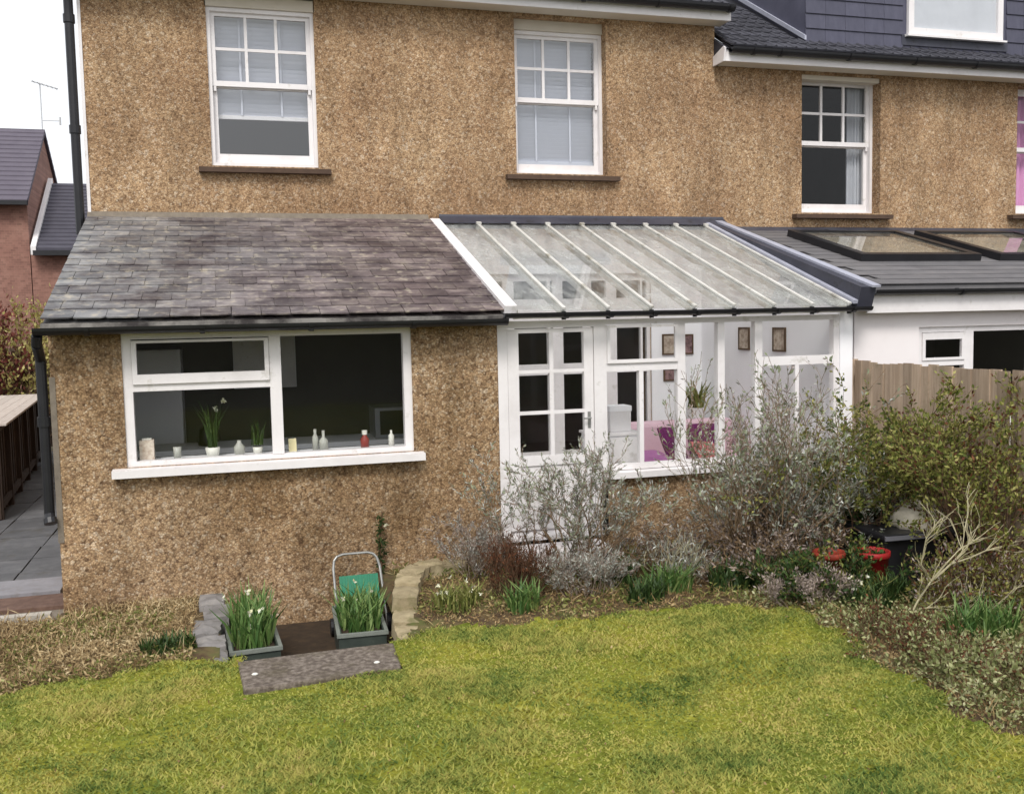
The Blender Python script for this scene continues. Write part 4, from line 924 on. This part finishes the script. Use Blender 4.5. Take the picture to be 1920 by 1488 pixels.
def along(rng, segs, n, minlev, jit):
    S = [s for s in segs if s[4] >= minlev]; A_ = np.array([tuple(s[0]) for s in S]); B_ = np.array([tuple(s[1]) for s in S])
    i = rng.randint(0, len(S), n); t = rng.uniform(0, 1, n)[:, None]
    D = B_[i]-A_[i]; D /= np.linalg.norm(D, axis=1)[:, None]+1e-9
    return A_[i]*(1-t)+B_[i]*t+rng.normal(0, jit, (n, 3)), D
def shrub(name, label, cat, seed, x, y, z, nst, rad, tilt, length, levels, spread, upv, kids, r0, bark, leafset, group=None, jit=.25, sx=1.0, sy=.8):
    t = thing(name, label, cat, (x, y, z), group); r = random.Random(seed); bases = []
    for i in range(nst):
        a = r.uniform(0, 6.283); q = math.sqrt(r.random()); bases.append(((x+rad*sx*q*math.cos(a), y+rad*sy*q*math.sin(a), z), (math.cos(a)*tilt*q*sx, math.sin(a)*tilt*q*sy, 1), r.uniform(.75, 1.1)))
    segs, tips = grow(seed, bases, length, levels, spread, upv, kids, r0, jit); twigs('branches', segs, bark, t)
    rg = np.random.RandomState(seed)
    for (n, size, ratio, ml, jt, m) in leafset:
        P, D = along(rg, segs, n, ml, jt); np_mesh('leaves', leaves(rg, P, size, ratio, D), 4, m, t)
    return t
m_sage = leafmat('silver_sage_leaf', [(0, (120, 120, 110)), (.4, (158, 160, 150)), (.75, (186, 188, 180)), (1, (212, 212, 206))], .8, .15, 5, .3)
m_sagegreen = leafmat('grey_green_leaf', [(0, (92, 100, 76)), (.5, (136, 144, 116)), (1, (178, 184, 158))], .8, .2, 5, .3)
m_dry = leafmat('dry_mauve_leaf', [(0, (104, 92, 88)), (.5, (148, 134, 126)), (1, (186, 172, 162))], .9, .15, 5, .3)
m_green = leafmat('green_leaf', [(0, (52, 64, 26)), (.4, (92, 104, 46)), (.7, (126, 132, 64)), (1, (162, 160, 92))], .55, .3, 4, .35)
m_olive = leafmat('pale_olive_leaf', [(0, (84, 88, 42)), (.4, (124, 126, 62)), (.7, (156, 152, 86)), (1, (188, 180, 120))], .6, .3, 4, .3)
m_evgr = leafmat('evergreen_leaf', [(0, (30, 46, 24)), (.6, (56, 78, 38)), (1, (92, 112, 60))], .5, .2, 5, .3)
m_tan = leafmat('tan_dead_leaf', [(0, (84, 66, 46)), (.5, (128, 104, 76)), (1, (170, 148, 114))], .85, .15, 6, .3)
m_straw = leafmat('straw_litter', [(0, (84, 66, 46)), (.35, (140, 116, 82)), (.65, (180, 158, 118)), (1, (216, 200, 164))], .9, .1, 2.5, .4)
m_var0 = leafmat('cream_edged_leaf', [(0, (84, 92, 50)), (.4, (126, 132, 82)), (.7, (170, 172, 124)), (1, (214, 212, 176))], .6, .25, 3, .3)
m_brownl = leafmat('red_brown_leaf', [(0, (54, 30, 22)), (.5, (96, 58, 40)), (1, (134, 88, 60))], .8, .2, 6, .3)
m_litter = leafmat('dead_leaf_litter', [(0, (82, 62, 42)), (.35, (134, 108, 74)), (.65, (170, 146, 104)), (1, (206, 188, 146))], .9, .1, 2.5, .4)
m_greenmix = leafmat('low_green_leaf', [(0, (60, 72, 30)), (.4, (100, 108, 50)), (.75, (146, 146, 84)), (1, (196, 196, 144))], .7, .25, 2.5, .35)

shrub('lavender_bush', 'small round grey lavender bush left of the conservatory door', 'shrub', 31, 2.08, -3.62, -.14, 26, .14, .75, .30, 2, .55, .4, 3, .006, m_bark, [(2600, .035, .22, 1, .008, m_dry), (1200, .035, .22, 1, .01, m_sage)])
shrub('silver_bush', 'tall silver grey twiggy bush in front of the conservatory door', 'shrub', 32, 2.86, -3.85, -.16, 17, .20, .5, .60, 3, .48, .7, 3, .012, m_bark_tan, [(4200, .042, .24, 2, .006, m_sage), (2000, .04, .24, 2, .006, m_dry), (1800, .045, .3, 3, .006, m_sagegreen)], sx=1.25, jit=.3)
t = thing('gnarled_branches', 'dark gnarled leafless branches sprawling low under the conservatory window', 'shrub', (4.2, -4.25, -.15))
gb = [((4.3, -4.3, -.12), (-1, .1, .22), 1.0), ((4.25, -4.25, -.1), (-.9, .2, .5), .9), ((4.2, -4.35, -.14), (-1, -.1, .05), 1.1), ((4.35, -4.2, -.1), (-.7, .1, .8), .9), ((3.2, -4.05, -.14), (.8, .1, .6), .7), ((3.1, -4.1, -.14), (-.5, 0, .5), .6)]
segs, tips = grow(93, gb, .55, 3, .5, .1, 2, .016, .3, .7); twigs('branches', segs, m_bark_br, t, .003)
shrub('bare_twiggy_shrub', 'large open grey brown twiggy shrub before the conservatory windows', 'shrub', 33, 4.62, -4.25, -.15, 26, .20, .55, .82, 3, .4, .8, 3, .012, m_bark_tan, [(1600, .045, .35, 2, .006, m_sage), (1900, .05, .42, 3, .006, m_sagegreen), (2200, .04, .3, 2, .006, m_dry)], sx=1.1, jit=.28)
shrub('silver_foliage_shrub', 'soft silver leaved shrub right of the bare twiggy shrub', 'shrub', 34, 5.12, -4.1, -.15, 40, .26, .8, .52, 3, .5, .4, 3, .008, m_bark, [(15000, .042, .26, 1, .012, m_sage), (6500, .042, .28, 1, .012, m_sagegreen)], sx=1.15)
shrub('green_boundary_shrub', 'big loose olive green shrub growing against the board fence', 'shrub', 35, 5.85, -4.35, -.12, 24, .2, .8, .74, 3, .55, .4, 3, .013, m_bark_br, [(6000, .042, .5, 2, .012, m_green), (8500, .04, .5, 2, .012, m_olive), (1500, .045, .5, 1, .015, m_evgr)], sx=1.1, sy=1.0, jit=.32)
shrub('green_boundary_shrub', 'twiggy olive shrub by the fence at the right picture edge', 'shrub', 36, 6.0, -5.35, -.1, 22, .18, .55, .82, 3, .55, .7, 3, .012, m_bark_br, [(7000, .04, .5, 2, .02, m_olive), (3500, .042, .5, 2, .02, m_green), (1500, .045, .5, 2, .02, m_brownl)], sx=.8, sy=1.4, jit=.32)
shrub('dark_evergreen_bush', 'dark green low bush between silver shrub and red pots', 'shrub', 37, 5.55, -4.1, -.14, 12, .14, .6, .36, 2, .55, .3, 3, .009, m_bark_br, [(2600, .05, .45, 1, .02, m_evgr)])
shrub('heather_bush', 'dense red brown heather bush in the front of the bed', 'shrub', 38, 2.28, -4.32, -.17, 60, .2, .45, .25, 2, .35, .8, 3, .004, m_bark_br, [(4200, .028, .25, 1, .006, m_brownl)], jit=.12)
shrub('dry_lavender', 'straggly dry pale lavender right of the heather bush', 'shrub', 39, 2.78, -4.45, -.17, 34, .22, .6, .22, 2, .5, .5, 3, .004, m_bark, [(2200, .035, .22, 1, .01, m_sage), (1600, .03, .22, 1, .01, m_dry)])
shrub('brown_twig_bush', 'low tangled brown twigs under the conservatory window', 'shrub', 40, 3.75, -4.05, -.15, 34, .42, .9, .23, 2, .6, .1, 3, .006, m_bark_tan, [(1500, .04, .3, 1, .012, m_dry), (1200, .04, .3, 1, .012, m_tan), (900, .045, .3, 1, .012, m_sage)], sx=1.5)
shrub('pale_stem_tuft', 'tuft of pale dry stems below the conservatory window', 'shrub', 41, 3.72, -4.35, -.16, 40, .16, .5, .26, 1, .35, .7, 3, .004, m_bark_pale, [(900, .05, .15, 0, .01, m_sage)])
shrub('brown_twig_bush', 'dense brown leafless undergrowth at the foot of the twiggy shrub', 'shrub', 42, 4.55, -4.45, -.16, 60, .42, .8, .34, 2, .6, .25, 3, .005, m_bark_tan, [(1800, .04, .35, 1, .012, m_tan), (2200, .045, .4, 1, .012, m_dry)], sx=1.4)
shrub('tangled_low_growth', 'mauve grey dead flower heads at the corner of the lawn', 'shrub', 43, 4.42, -5.25, -.18, 40, .24, .7, .15, 2, .5, .4, 3, .0035, m_bark, [(2200, .028, .4, 1, .01, m_dry)], sx=1.3)
shrub('tangled_low_growth', 'tangled brown stems along the right lawn edge below the pale branches', 'shrub', 44, 4.5, -6.35, -.2, 44, .32, .9, .16, 2, .6, .15, 3, .0035, m_bark_br, [(1500, .03, .5, 1, .014, m_var0), (1200, .03, .4, 1, .014, m_brownl)], sx=1.0, sy=1.4)
shrub('tangled_low_growth', 'leafy variegated tangle nearest the camera in the right bed', 'shrub', 45, 4.55, -7.3, -.2, 44, .36, .9, .16, 2, .6, .15, 3, .0035, m_bark_br, [(3400, .034, .55, 1, .014, m_var0), (600, .03, .4, 1, .014, m_brownl)], sx=1.0, sy=1.5)
shrub('tangled_low_growth', 'grey green tangle under the fence behind the pale branches', 'shrub', 46, 5.6, -5.75, -.2, 40, .34, .8, .26, 2, .6, .3, 3, .004, m_bark_br, [(2200, .038, .5, 1, .014, m_olive), (1200, .035, .4, 1, .014, m_brownl), (900, .04, .4, 1, .014, m_dry)], sx=1.3)
shrub('tangled_low_growth', 'dark leafy growth in front of the red pots', 'shrub', 47, 4.72, -5.12, -.18, 34, .3, .5, .21, 2, .55, .4, 3, .0035, m_bark_br, [(3000, .045, .45, 1, .014, m_evgr), (900, .04, .4, 1, .014, m_greenmix)], sx=1.6, sy=.7)
# bare pale branched shrub in the right bed: a few bold forked limbs
t = thing('bare_pale_shrub', 'leafless shrub with pale lichen covered forked branches in right bed', 'shrub', (4.74, -5.97, -.18))
LIMBS = [([(4.74, -5.97, -.2), (4.84, -5.99, .0), (4.93, -6.02, .15), (4.80, -6.07, .29), (4.80, -6.12, .5), (4.89, -6.17, .66)], .0095),
 ([(4.93, -6.02, .15), (5.08, -5.96, .19), (5.23, -5.92, .26), (5.36, -5.9, .35), (5.46, -5.87, .42)], .010), ([(5.18, -5.94, .24), (5.3, -6.0, .29), (5.43, -6.02, .34), (5.6, -6.07, .38)], .008),
 ([(4.93, -6.02, .15), (5.0, -6.1, .3), (5.12, -6.12, .42), (5.16, -6.1, .56)], .008),
 ([(4.75, -5.97, -.12), (4.92, -5.93, -.08), (5.09, -5.92, -.09), (5.3, -5.9, -.12), (5.47, -5.87, -.08), (5.7, -5.82, .03)], .010), ([(4.78, -5.97, -.16), (5.0, -6.02, -.15), (5.15, -6.02, -.14), (5.3, -6.05, -.15), (5.44, -6.07, -.1), (5.61, -6.12, .06)], .009)]
segs = []; rj = random.Random(14)
for pts, r0 in LIMBS:
    n = len(pts)-1
    for i in range(n):
        p, q = Vector(pts[i]), Vector(pts[i+1]); segs.append((p, q, r0*(1-.75*i/n), r0*(1-.75*(i+1)/n), 0))
        if i >= 1:
            for k in range(3):
                a = p.lerp(q, rj.random()); d = ((q-p).normalized()+Vector((rj.gauss(.1, .4), rj.gauss(0, .4), rj.gauss(.15, .4)))).normalized()
                sg, _ = grow(rj.randint(0, 999), [(a, d, 1)], rj.uniform(.10, .24), 1, .4, .2, 2, .0042, .16, .7); segs += sg
twigs('branches', segs, m_bark_pale, t, .0022)

# tufts and small plants
TUFTS = [('leafy bright green tuft in front of the heather bush', 2.18, -4.66, .13, .10, 120, .22, m_daff), ('bluish green leaf tuft at the lawn edge under the window', 3.22, -4.72, .17, .1, 170, .20, m_evgr),
 ('dark green tuft beside the grey stone edging', -.5, -4.62, .2, .1, 190, .14, m_evgr), ('broad green leaf clump before the red bucket', 4.98, -5.40, .30, .08, 300, .22, m_evgr), ('green leaf clump left of the red pots', 4.55, -4.85, .24, .12, 150, .22, m_daff),
 ('tall dark green leaf clump at the foot of the twiggy shrub', 4.1, -4.7, .3, .12, 260, .24, m_evgr), ('green leaf clump between pale stem tuft and bluish tuft', 3.5, -4.55, .22, .12, 170, .22, m_daff), ('broad dark leaf clump right of the twiggy shrub foot', 4.75, -4.75, .26, .12, 240, .26, m_evgr), ('dark green clump behind the dry lavender', 3.15, -4.2, .2, .12, 130, .24, m_evgr), ('deep green clump among the right bed by the fence', 5.15, -6.3, .3, .16, 220, .24, m_daff), ('small green clump at the foot of the bare pale shrub', 4.75, -5.55, .2, .12, 130, .22, m_evgr)]
for lb, x, y, rx, ry, n, h, m in TUFTS:
    clump('green_tuft', lb, 'plant', x, y, float(hgt(np.array(x), np.array(y)))-.01, rx, ry, n, h, .018, .7, m, group='green tufts in the beds')
clump('white_flowering_plant', 'low plant with white flowers inside the curved stone wall', 'plant', 1.72, -4.35, -.17, .2, .2, 170, .17, .018, .8, m_greenmix, 10, m_petal, fsize=.028)
clump('white_flowering_plant', 'sparse white flowers among leaves in front of the red bucket', 'plant', 4.85, -5.35, -.17, .22, .14, 110, .18, .016, .7, m_greenmix, 6, m_petal, fsize=.026)

# shrubs far left behind the path
shrub('copper_shrub', 'coppery red shrub in front of the distant brick house', 'shrub', 61, -4.5, 8.6, -.2, 16, .25, .16, 1.45, 3, .45, .6, 3, .03, m_bark_br, [(4500, .11, .5, 1, .05, leafmat('copper_leaf', [(0, (70, 30, 28)), (.5, (120, 62, 54)), (1, (160, 104, 90))], .7, .25))])
shrub('yellow_green_shrub', 'small yellow green shrub left of the slate roof corner', 'shrub', 62, -3.62, 8.3, -.2, 12, .12, .14, 1.5, 3, .4, .7, 3, .025, m_bark_br, [(3200, .09, .5, 2, .05, leafmat('yellow_leaf', [(0, (110, 104, 50)), (.5, (160, 150, 88)), (1, (196, 188, 130))], .7, .25))])

# ------------------------------------------------------------------ things inside, behind the glass
def pic(label, x, y, z, w_, h_, axis, mm):
    t = thing('picture', label, 'picture', (x, y, z), 'pictures in the conservatory'); fm = m_bark_br
    if axis == 'y':
        a = MB(); a.box(x-w_/2, x+w_/2, y-.02, y, z, z+.02); a.box(x-w_/2, x+w_/2, y-.02, y, z+h_-.02, z+h_); a.box(x-w_/2, x-w_/2+.02, y-.02, y, z+.02, z+h_-.02); a.box(x+w_/2-.02, x+w_/2, y-.02, y, z+.02, z+h_-.02); a.build('frame', fm, t)
        MB().box(x-w_/2+.02, x+w_/2-.02, y-.012, y-.002, z+.02, z+h_-.02).build('print', mm, t)
    else:
        a = MB(); a.box(x-.02, x, y-w_/2, y+w_/2, z, z+.02); a.box(x-.02, x, y-w_/2, y+w_/2, z+h_-.02, z+h_); a.box(x-.02, x, y-w_/2, y-w_/2+.02, z+.02, z+h_-.02); a.box(x-.02, x, y+w_/2-.02, y+w_/2, z+.02, z+h_-.02); a.build('frame', fm, t)
        MB().box(x-.012, x-.002, y-w_/2+.02, y+w_/2-.02, z+.02, z+h_-.02).build('print', mm, t)
m_print = gm('brown_print', [(.3, (120, 100, 84)), (.6, (190, 176, 160))], 14, .8); m_print2 = gm('dark_print', [(.3, (60, 40, 44)), (.6, (150, 120, 120))], 16, .8)
pic('framed picture with pale top on the conservatory back wall', 5.66, -.032, 1.63, .19, .28, 'y', m_print)
pic('narrow framed picture in the far corner of the conservatory', 5.95, -.032, 1.63, .14, .27, 'y', m_print2)
pic('small dark framed picture low on the conservatory back wall', 5.68, -.032, 1.28, .2, .17, 'y', m_print2)
pic('framed brown portrait farther along the white side wall', 6.148, -1.18, 1.71, .26, .28, 'x', m_print)
pic('framed brown print on side wall nearest the front windows', 6.148, -1.98, 1.71, .27, .28, 'x', m_print)
sf = thing('sofa', 'pink sofa seen through the conservatory window', 'sofa', (5.0, -1.6, .1)); m_sofa = gm('pink_fabric', [(0, (206, 172, 184)), (1, (222, 192, 202))], 8, .95, .1)
MB().box(4.45, 6.05, -1.9, -1.1, .12, .48).build('seat', m_sofa, sf, bevel=.05); MB().box(4.45, 6.05, -1.09, -.85, .12, .86).build('backrest', m_sofa, sf, bevel=.06)
for x in (4.28, 6.06): MB().box(x, x+.08, -1.9, -.85, .12, .62).build('arm', m_sofa, sf, bevel=.03)
def cushion(label, c, s, rot, m):
    b = MB(); n = 8
    for k in (0, 1):
        for i in range(n+1):
            for j in range(n+1):
                u, v = i/n*2-1, j/n*2-1; hh = .35*(1-u*u)**.5*(1-v*v)**.5 + .03; q = 1-.06*(abs(u*v)); b.v.append((u*s*q, v*s*q, (hh if k else -hh)*s*.7))
    N = (n+1)**2
    for k in (0, 1):
        for i in range(n):
            for j in range(n):
                a = k*N+i*(n+1)+j; f_ = (a, a+n+1, a+n+2, a+1); b.f.append(f_ if k == 0 else f_[::-1])
    o = link(bpy.data.objects.new('cushion', b.mesh('cushion', m, True)), None, c); o.rotation_euler = rot; tag(o, label, 'cushion', 'cushions on the sofa')
m_plum = gm('plum_fabric', [(0, (84, 22, 70)), (1, (112, 40, 96))], 9, .9); m_rose = gm('rose_fabric', [(0, (190, 96, 104)), (1, (214, 130, 130))], 9, .9); m_lil = gm('lilac_fabric', [(0, (160, 96, 148)), (1, (190, 128, 176))], 9, .9)
cushion('plum purple cushion tilted on the sofa', (4.95, -1.62, .66), .21, (R(62), .1, .5), m_plum)
cushion('dark plum cushion at the right of the sofa', (5.4, -1.55, .68), .2, (R(66), 0, -.3), m_plum)
cushion('rose pink cushion lowest beside the dark plum cushion', (5.3, -1.82, .56), .18, (R(40), .1, .2), m_rose)
cushion('lilac cushion lying flat at the left of the sofa', (4.62, -1.8, .54), .19, (R(15), 0, .2), m_lil)
cb = thing('white_cabinet', 'low white cabinet behind the window beside the door', 'cabinet', (3.95, -2.4, .1)); MB().box(3.62, 4.12, -2.6, -2.15, .1, .92).build('carcass', m_plaster, cb); MB().box(3.60, 4.14, -2.62, -2.13, .92, .945).build('top', m_white, cb); MB().box(3.63, 4.11, -2.615, -2.601, .14, .9).build('door', m_white, cb)
bx = thing('white_box', 'white square box standing on the low cabinet', 'box', (3.98, -2.35, .945)); MB().box(3.82, 4.06, -2.48, -2.28, .946, 1.21).build('carton', m_white, bx, bevel=.006); MB().box(3.815, 4.065, -2.485, -2.275, 1.16, 1.215).build('lid', m_plaster, bx)
pp = thing('house_plant', 'green potted plant in the conservatory corner', 'plant', (5.8, -.5, .1)); MB().lathe([(.1, 0), (.13, .2)], (5.85, -.45, .75), 16).build('pot', m_white, pp); MB().box(5.65, 6.05, -.65, -.25, .1, .745).build('stand', m_white, pp)
np_mesh('leaves', blades(nprng, np.array([[5.85, -.45, .92]])+nprng.normal(0, .05, (40, 3))*np.array([1, 1, .2]), .34, .05, .7), 4, m_greenmix, pp)
# kitchen window sill items
SZ = .976; SY = ky+.2
def jar(name, label, cat, x, prof, m, extra=None, y=None):
    t = thing(name, label, cat, (x, y or SY, SZ), 'things on the kitchen sill'); MB().lathe(prof, (x, y or SY, SZ), 16).build('body', m, t, smooth=True)
    if extra: extra(t, x)
    return t
m_wg = gm('pale_ceramic', [(0, (208, 206, 196)), (1, (228, 226, 218))], 8, .4); m_bgl = gm('pale_bottle', [(0, (150, 150, 142)), (1, (186, 186, 178))], 8, .3)
t = thing('carton', 'beige patterned carton at the left end of the kitchen sill', 'carton', (-.72, SY, SZ), 'things on the kitchen sill'); MB().box(-.78, -.66, SY-.05, SY+.05, SZ, SZ+.185).build('body', gm('beige_print', [(.3, (176, 150, 130)), (.6, (222, 210, 196))], 22, .7), t); MB().box(-.76, -.68, SY-.02, SY+.02, SZ+.186, SZ+.2).build('flap', m_wg, t)
def lf(n, h, wd, m, nf=0):
    def g_(t, x):
        np_mesh('leaves', blades(nprng, np.array([[x, SY, SZ+.09]])+nprng.normal(0, .022, (n, 3))*np.array([1, 1, .1]), h, wd, .35), 4, m, t)
        if nf: np_mesh('flowers', leaves(nprng, np.repeat(np.array([[x+.04+.06*k, SY, SZ+.44+.07*k] for k in range(nf)]), 7, 0), .04, .8), 4, m_petal, t)['kind'] = 'stuff'
    return g_
jar('flower_pot', 'white pot of tall green leaves and white blooms on the kitchen sill', 'pot', -.17, [(.05, 0), (.065, .09)], m_wg, lf(60, .36, .016, m_evgr, 2))
jar('flower_pot', 'small white flower pot by the window mullion', 'pot', .22, [(.035, 0), (.045, .07)], m_wg, lf(26, .22, .014, m_evgr, 0))
jar('glass_jar', 'clear looking pale glass jar left of the small flower pot', 'jar', .06, [(.02, 0), (.045, .02), (.05, .08), (.02, .12), (.018, .14)], m_bgl)
jar('tumbler', 'short pale tumbler near the left carton', 'tumbler', -.47, [(.03, 0), (.036, .11)], m_bgl)
t = thing('greeting_card', 'pale yellow folded card right of the mullion', 'card', (.55, SY, SZ), 'things on the kitchen sill'); MB().obox((.53, SY, SZ+.065), (.035, 0, 0), (0, .02, .062), (0, .0015, -.0006)).build('front', gm('card_yellow', [(0, (214, 200, 150)), (1, (236, 226, 186))], 9, .8), t); MB().obox((.53, SY+.045, SZ+.065), (.035, 0, 0), (0, -.02, .062), (0, .0015, .0006)).build('back', m_wg, t)
jar('tall_bottle', 'tall slim pale bottle on the kitchen sill', 'bottle', .735, [(.026, 0), (.028, .13), (.012, .16), (.014, .205)], m_bgl)
jar('squat_bottle', 'squat pale bottle with narrow neck beside the tall slim bottle', 'bottle', .81, [(.04, 0), (.042, .1), (.013, .13), (.014, .19)], m_bgl)
jar('red_bottle', 'dark red bottle with pale cap on the kitchen sill', 'bottle', 1.19, [(.038, 0), (.04, .09), (.02, .12), (.02, .13)], gm('red_glass', [(0, (120, 44, 44)), (1, (150, 66, 60))], 8, .3), lambda t, x: MB().lathe([(.024, 0), (.026, .04)], (x, SY, SZ+.131), 14).build('cap', m_wg, t))
jar('soap_dispenser', 'small white dispenser at the right end of the kitchen sill', 'dispenser', 1.44, [(.026, 0), (.028, .11), (.01, .13), (.01, .16)], m_wg)
ap = thing('microwave', 'grey boxy appliance on the kitchen worktop', 'appliance', (1.75, -1.6, .92)); MB().box(1.45, 2.0, -1.8, -1.35, .935, 1.25).build('body', gm('grey_appliance', [(0, (120, 122, 128)), (1, (140, 142, 148))], 4, .4), ap); MB().box(1.5, 1.86, -1.815, -1.801, .97, 1.22).build('door', m_black, ap)
wt = thing('worktop', 'kitchen worktop and cupboards seen dimly through the window', 'worktop', (.5, -1.5, 0)); MB().box(-1.1, 2.2, -1.9, -1.25, .88, .93).build('top', m_plaster, wt); MB().box(-1.1, 2.2, -1.85, -1.3, 0, .878).build('cupboards', m_darkroom, wt)
fz = thing('tall_fridge', 'pale tall fridge at the left of the dim kitchen', 'fridge', (-.9, -.6, 0)); MB().box(-1.1, -.5, -.9, -.3, 0, 1.9).build('body', m_plaster, fz); MB().box(-1.08, -.52, -.915, -.902, .7, 1.88).build('door', m_plaster, fz)

wc = thing('wall_cupboard', 'pale wall cupboard hanging at the back of the dim kitchen', 'cupboard', (.35, -.3, 1.4)); MB().box(.05, .75, -.4, -.07, 1.42, 2.1).build('carcass', m_plaster, wc); MB().box(.06, .395, -.42, -.402, 1.43, 2.09).build('door', m_white, wc); MB().box(.405, .74, -.42, -.402, 1.43, 2.09).build('door', m_white, wc)
kt = thing('kettle', 'dark kettle standing on the kitchen worktop', 'kettle', (-.25, -1.6, .93)); MB().lathe([(.08, 0), (.09, .04), (.07, .17), (.03, .2)], (-.25, -1.6, .931), 18).build('body', m_black, kt, smooth=True); MB().path([(-.18, -1.6, 1.1), (-.12, -1.6, 1.08), (-.12, -1.6, .98), (-.17, -1.6, .96)], .01).build('handle', m_black, kt)
# ------------------------------------------------------------------ grass, litter and ground cover
rg = np.random.RandomState(77)
def scatter(n, x0, x1, y0, y1, ok):
    P = np.stack([rg.uniform(x0, x1, n), rg.uniform(y0, y1, n)], 1); P = P[ok(P[:, 0], P[:, 1])]
    return np.column_stack([P, hgt(P[:, 0], P[:, 1])])
def fuzzy(x, y): return is_lawn(x+rg.normal(0, .02, x.shape), y+rg.normal(0, .035, y.shape))
P = scatter(640000, -3.6, 4.6, -9.4, -4.6, fuzzy); N = len(P)
keep = rg.uniform(0, 1, N) < np.clip(.55+.3*und(P[:, 0]*2.2, P[:, 1]*2.2), .25, 1); P = P[keep]; N = len(P)
a = rg.uniform(0, 6.283, N); H = .0125*rg.uniform(.4, 1.9, N)*(1+.35*np.clip(und(P[:, 0]*1.7+2, P[:, 1]*1.9), -1, 1.2)); b = rg.uniform(0, 6.283, N); wd = .0052*rg.uniform(.6, 1.6, N)
V = np.empty((N, 3, 3)); sxv = np.stack([np.cos(b)*wd, np.sin(b)*wd, np.zeros(N)], 1); V[:, 0] = P-sxv; V[:, 1] = P+sxv
V[:, 2] = P+np.stack([np.cos(a)*H*1.3, np.sin(a)*H*1.3, H], 1)
tag(np_mesh('lawn_grass', V, 3, m_grass), 'short mossy yellow green lawn grass', 'grass', kind='stuff')
def bedL(x, y): return ~is_lawn(x, y) & (x < -.34) & (y < -3.14) & ((x > -1.4) | (y < -3.45))
P = scatter(42000, -3.9, -.34, -5.2, -3.14, bedL); P[:, 2] += np.abs(rg.normal(0, .022, len(P)))
P2 = scatter(9000, -3.9, -.34, -5.15, -3.14, bedL); P2[:, 2] += np.abs(rg.normal(0, .03, len(P2)))
tag(np_mesh('leaf_litter', np.concatenate([leaves(rg, P, .036, .36), leaves(rg, P2, .11, .05)]), 4, m_straw), 'brown dead leaves and stalks covering the left bed', 'leaf litter', kind='stuff')
P = scatter(22000, -3.9, -.34, -5.25, -3.14, lambda x, y: bedL(x, y) & (und(x*1.6, y*1.6) > -.1)); P[:, 2] += np.abs(rg.normal(0, .03, len(P)))
tag(np_mesh('low_greenery', leaves(rg, P, .034, .4), 4, m_greenmix), 'low green weeds among the dead leaves of the left bed', 'ground cover', kind='stuff')
def bedR(x, y): return ~is_lawn(x, y) & (x > 1.36) & (x < 6.35) & (y < -3.2)
P = scatter(60000, 1.36, 6.35, -9.4, -3.2, bedR); P[:, 2] += np.abs(rg.normal(0, .018, len(P)))
P2 = scatter(9000, 1.36, 6.35, -9.4, -3.2, bedR); P2[:, 2] += np.abs(rg.normal(0, .03, len(P2)))
tag(np_mesh('bed_litter', np.concatenate([leaves(rg, P[:38000], .034, .3), leaves(rg, P2, .12, .04)]), 4, m_litter), 'dead leaves and twigs covering the right bed', 'leaf litter', kind='stuff')
P = scatter(30000, 3.9, 6.35, -9.4, -5.0, lambda x, y: bedR(x, y) & (und(x*1.3+1, y*1.3) > -.6)); P[:, 2] += np.abs(rg.normal(0, .05, len(P)))
m_var = leafmat('variegated_leaf', [(0, (74, 84, 44)), (.4, (118, 124, 74)), (.7, (164, 166, 118)), (1, (214, 212, 174))], .6, .25, 3, .3)
tag(np_mesh('variegated_ground_cover', leaves(rg, P, .032, .5), 4, m_var), 'pale variegated ground cover along the right lawn edge', 'ground cover', kind='stuff')
P = scatter(12000, 1.36, 5.2, -5.6, -3.2, lambda x, y: bedR(x, y) & (und(x*2.1, y*2.3+1) > -.4)); P[:, 2] += np.abs(rg.normal(0, .04, len(P)))
tag(np_mesh('bed_greenery', leaves(rg, P, .045, .3), 4, m_greenmix), 'low green shoots between the shrubs of the back bed', 'ground cover', kind='stuff')
P = scatter(900, -3.6, 4.3, -9.4, -4.8, is_lawn); P[:, 2] += .012
tag(np_mesh('lawn_litter', leaves(rg, P, .022, .5), 4, m_litter), 'small dead leaf scraps strewn over the lawn', 'leaf litter', kind='stuff')
# pebbles on the slab
for lb, x, y in (('white pebble at the left end of the concrete step', .08, -5.38), ('white pebble at the right end of the concrete step', .89, -5.43)):
    b = MB(); b.lathe([(.003, -.008), (.017, -.003), (.02, .003), (.011, .009), (.002, .011)], (0, 0, 0), 10); o = link(bpy.data.objects.new('pebble', b.mesh('pebble', m_wg, True)), None, (x, y, -.178)); o.scale = (1.15, .8, 1); tag(o, lb, 'pebble', 'pebbles on the step')

# repeats carry their group
GR = {'tangled_low_growth': 'low tangles of the right bed', 'green_boundary_shrub': 'olive shrubs along the fence', 'brown_twig_bush': 'brown twig bushes of the back bed', 'white_flowering_plant': 'low plants with white flowers', 'flower_pot': 'things on the kitchen sill'}
for o in scene.objects:
    if o.parent is None and 'group' not in o and o.name.split('.')[0] in GR: o['group'] = GR[o.name.split('.')[0]]
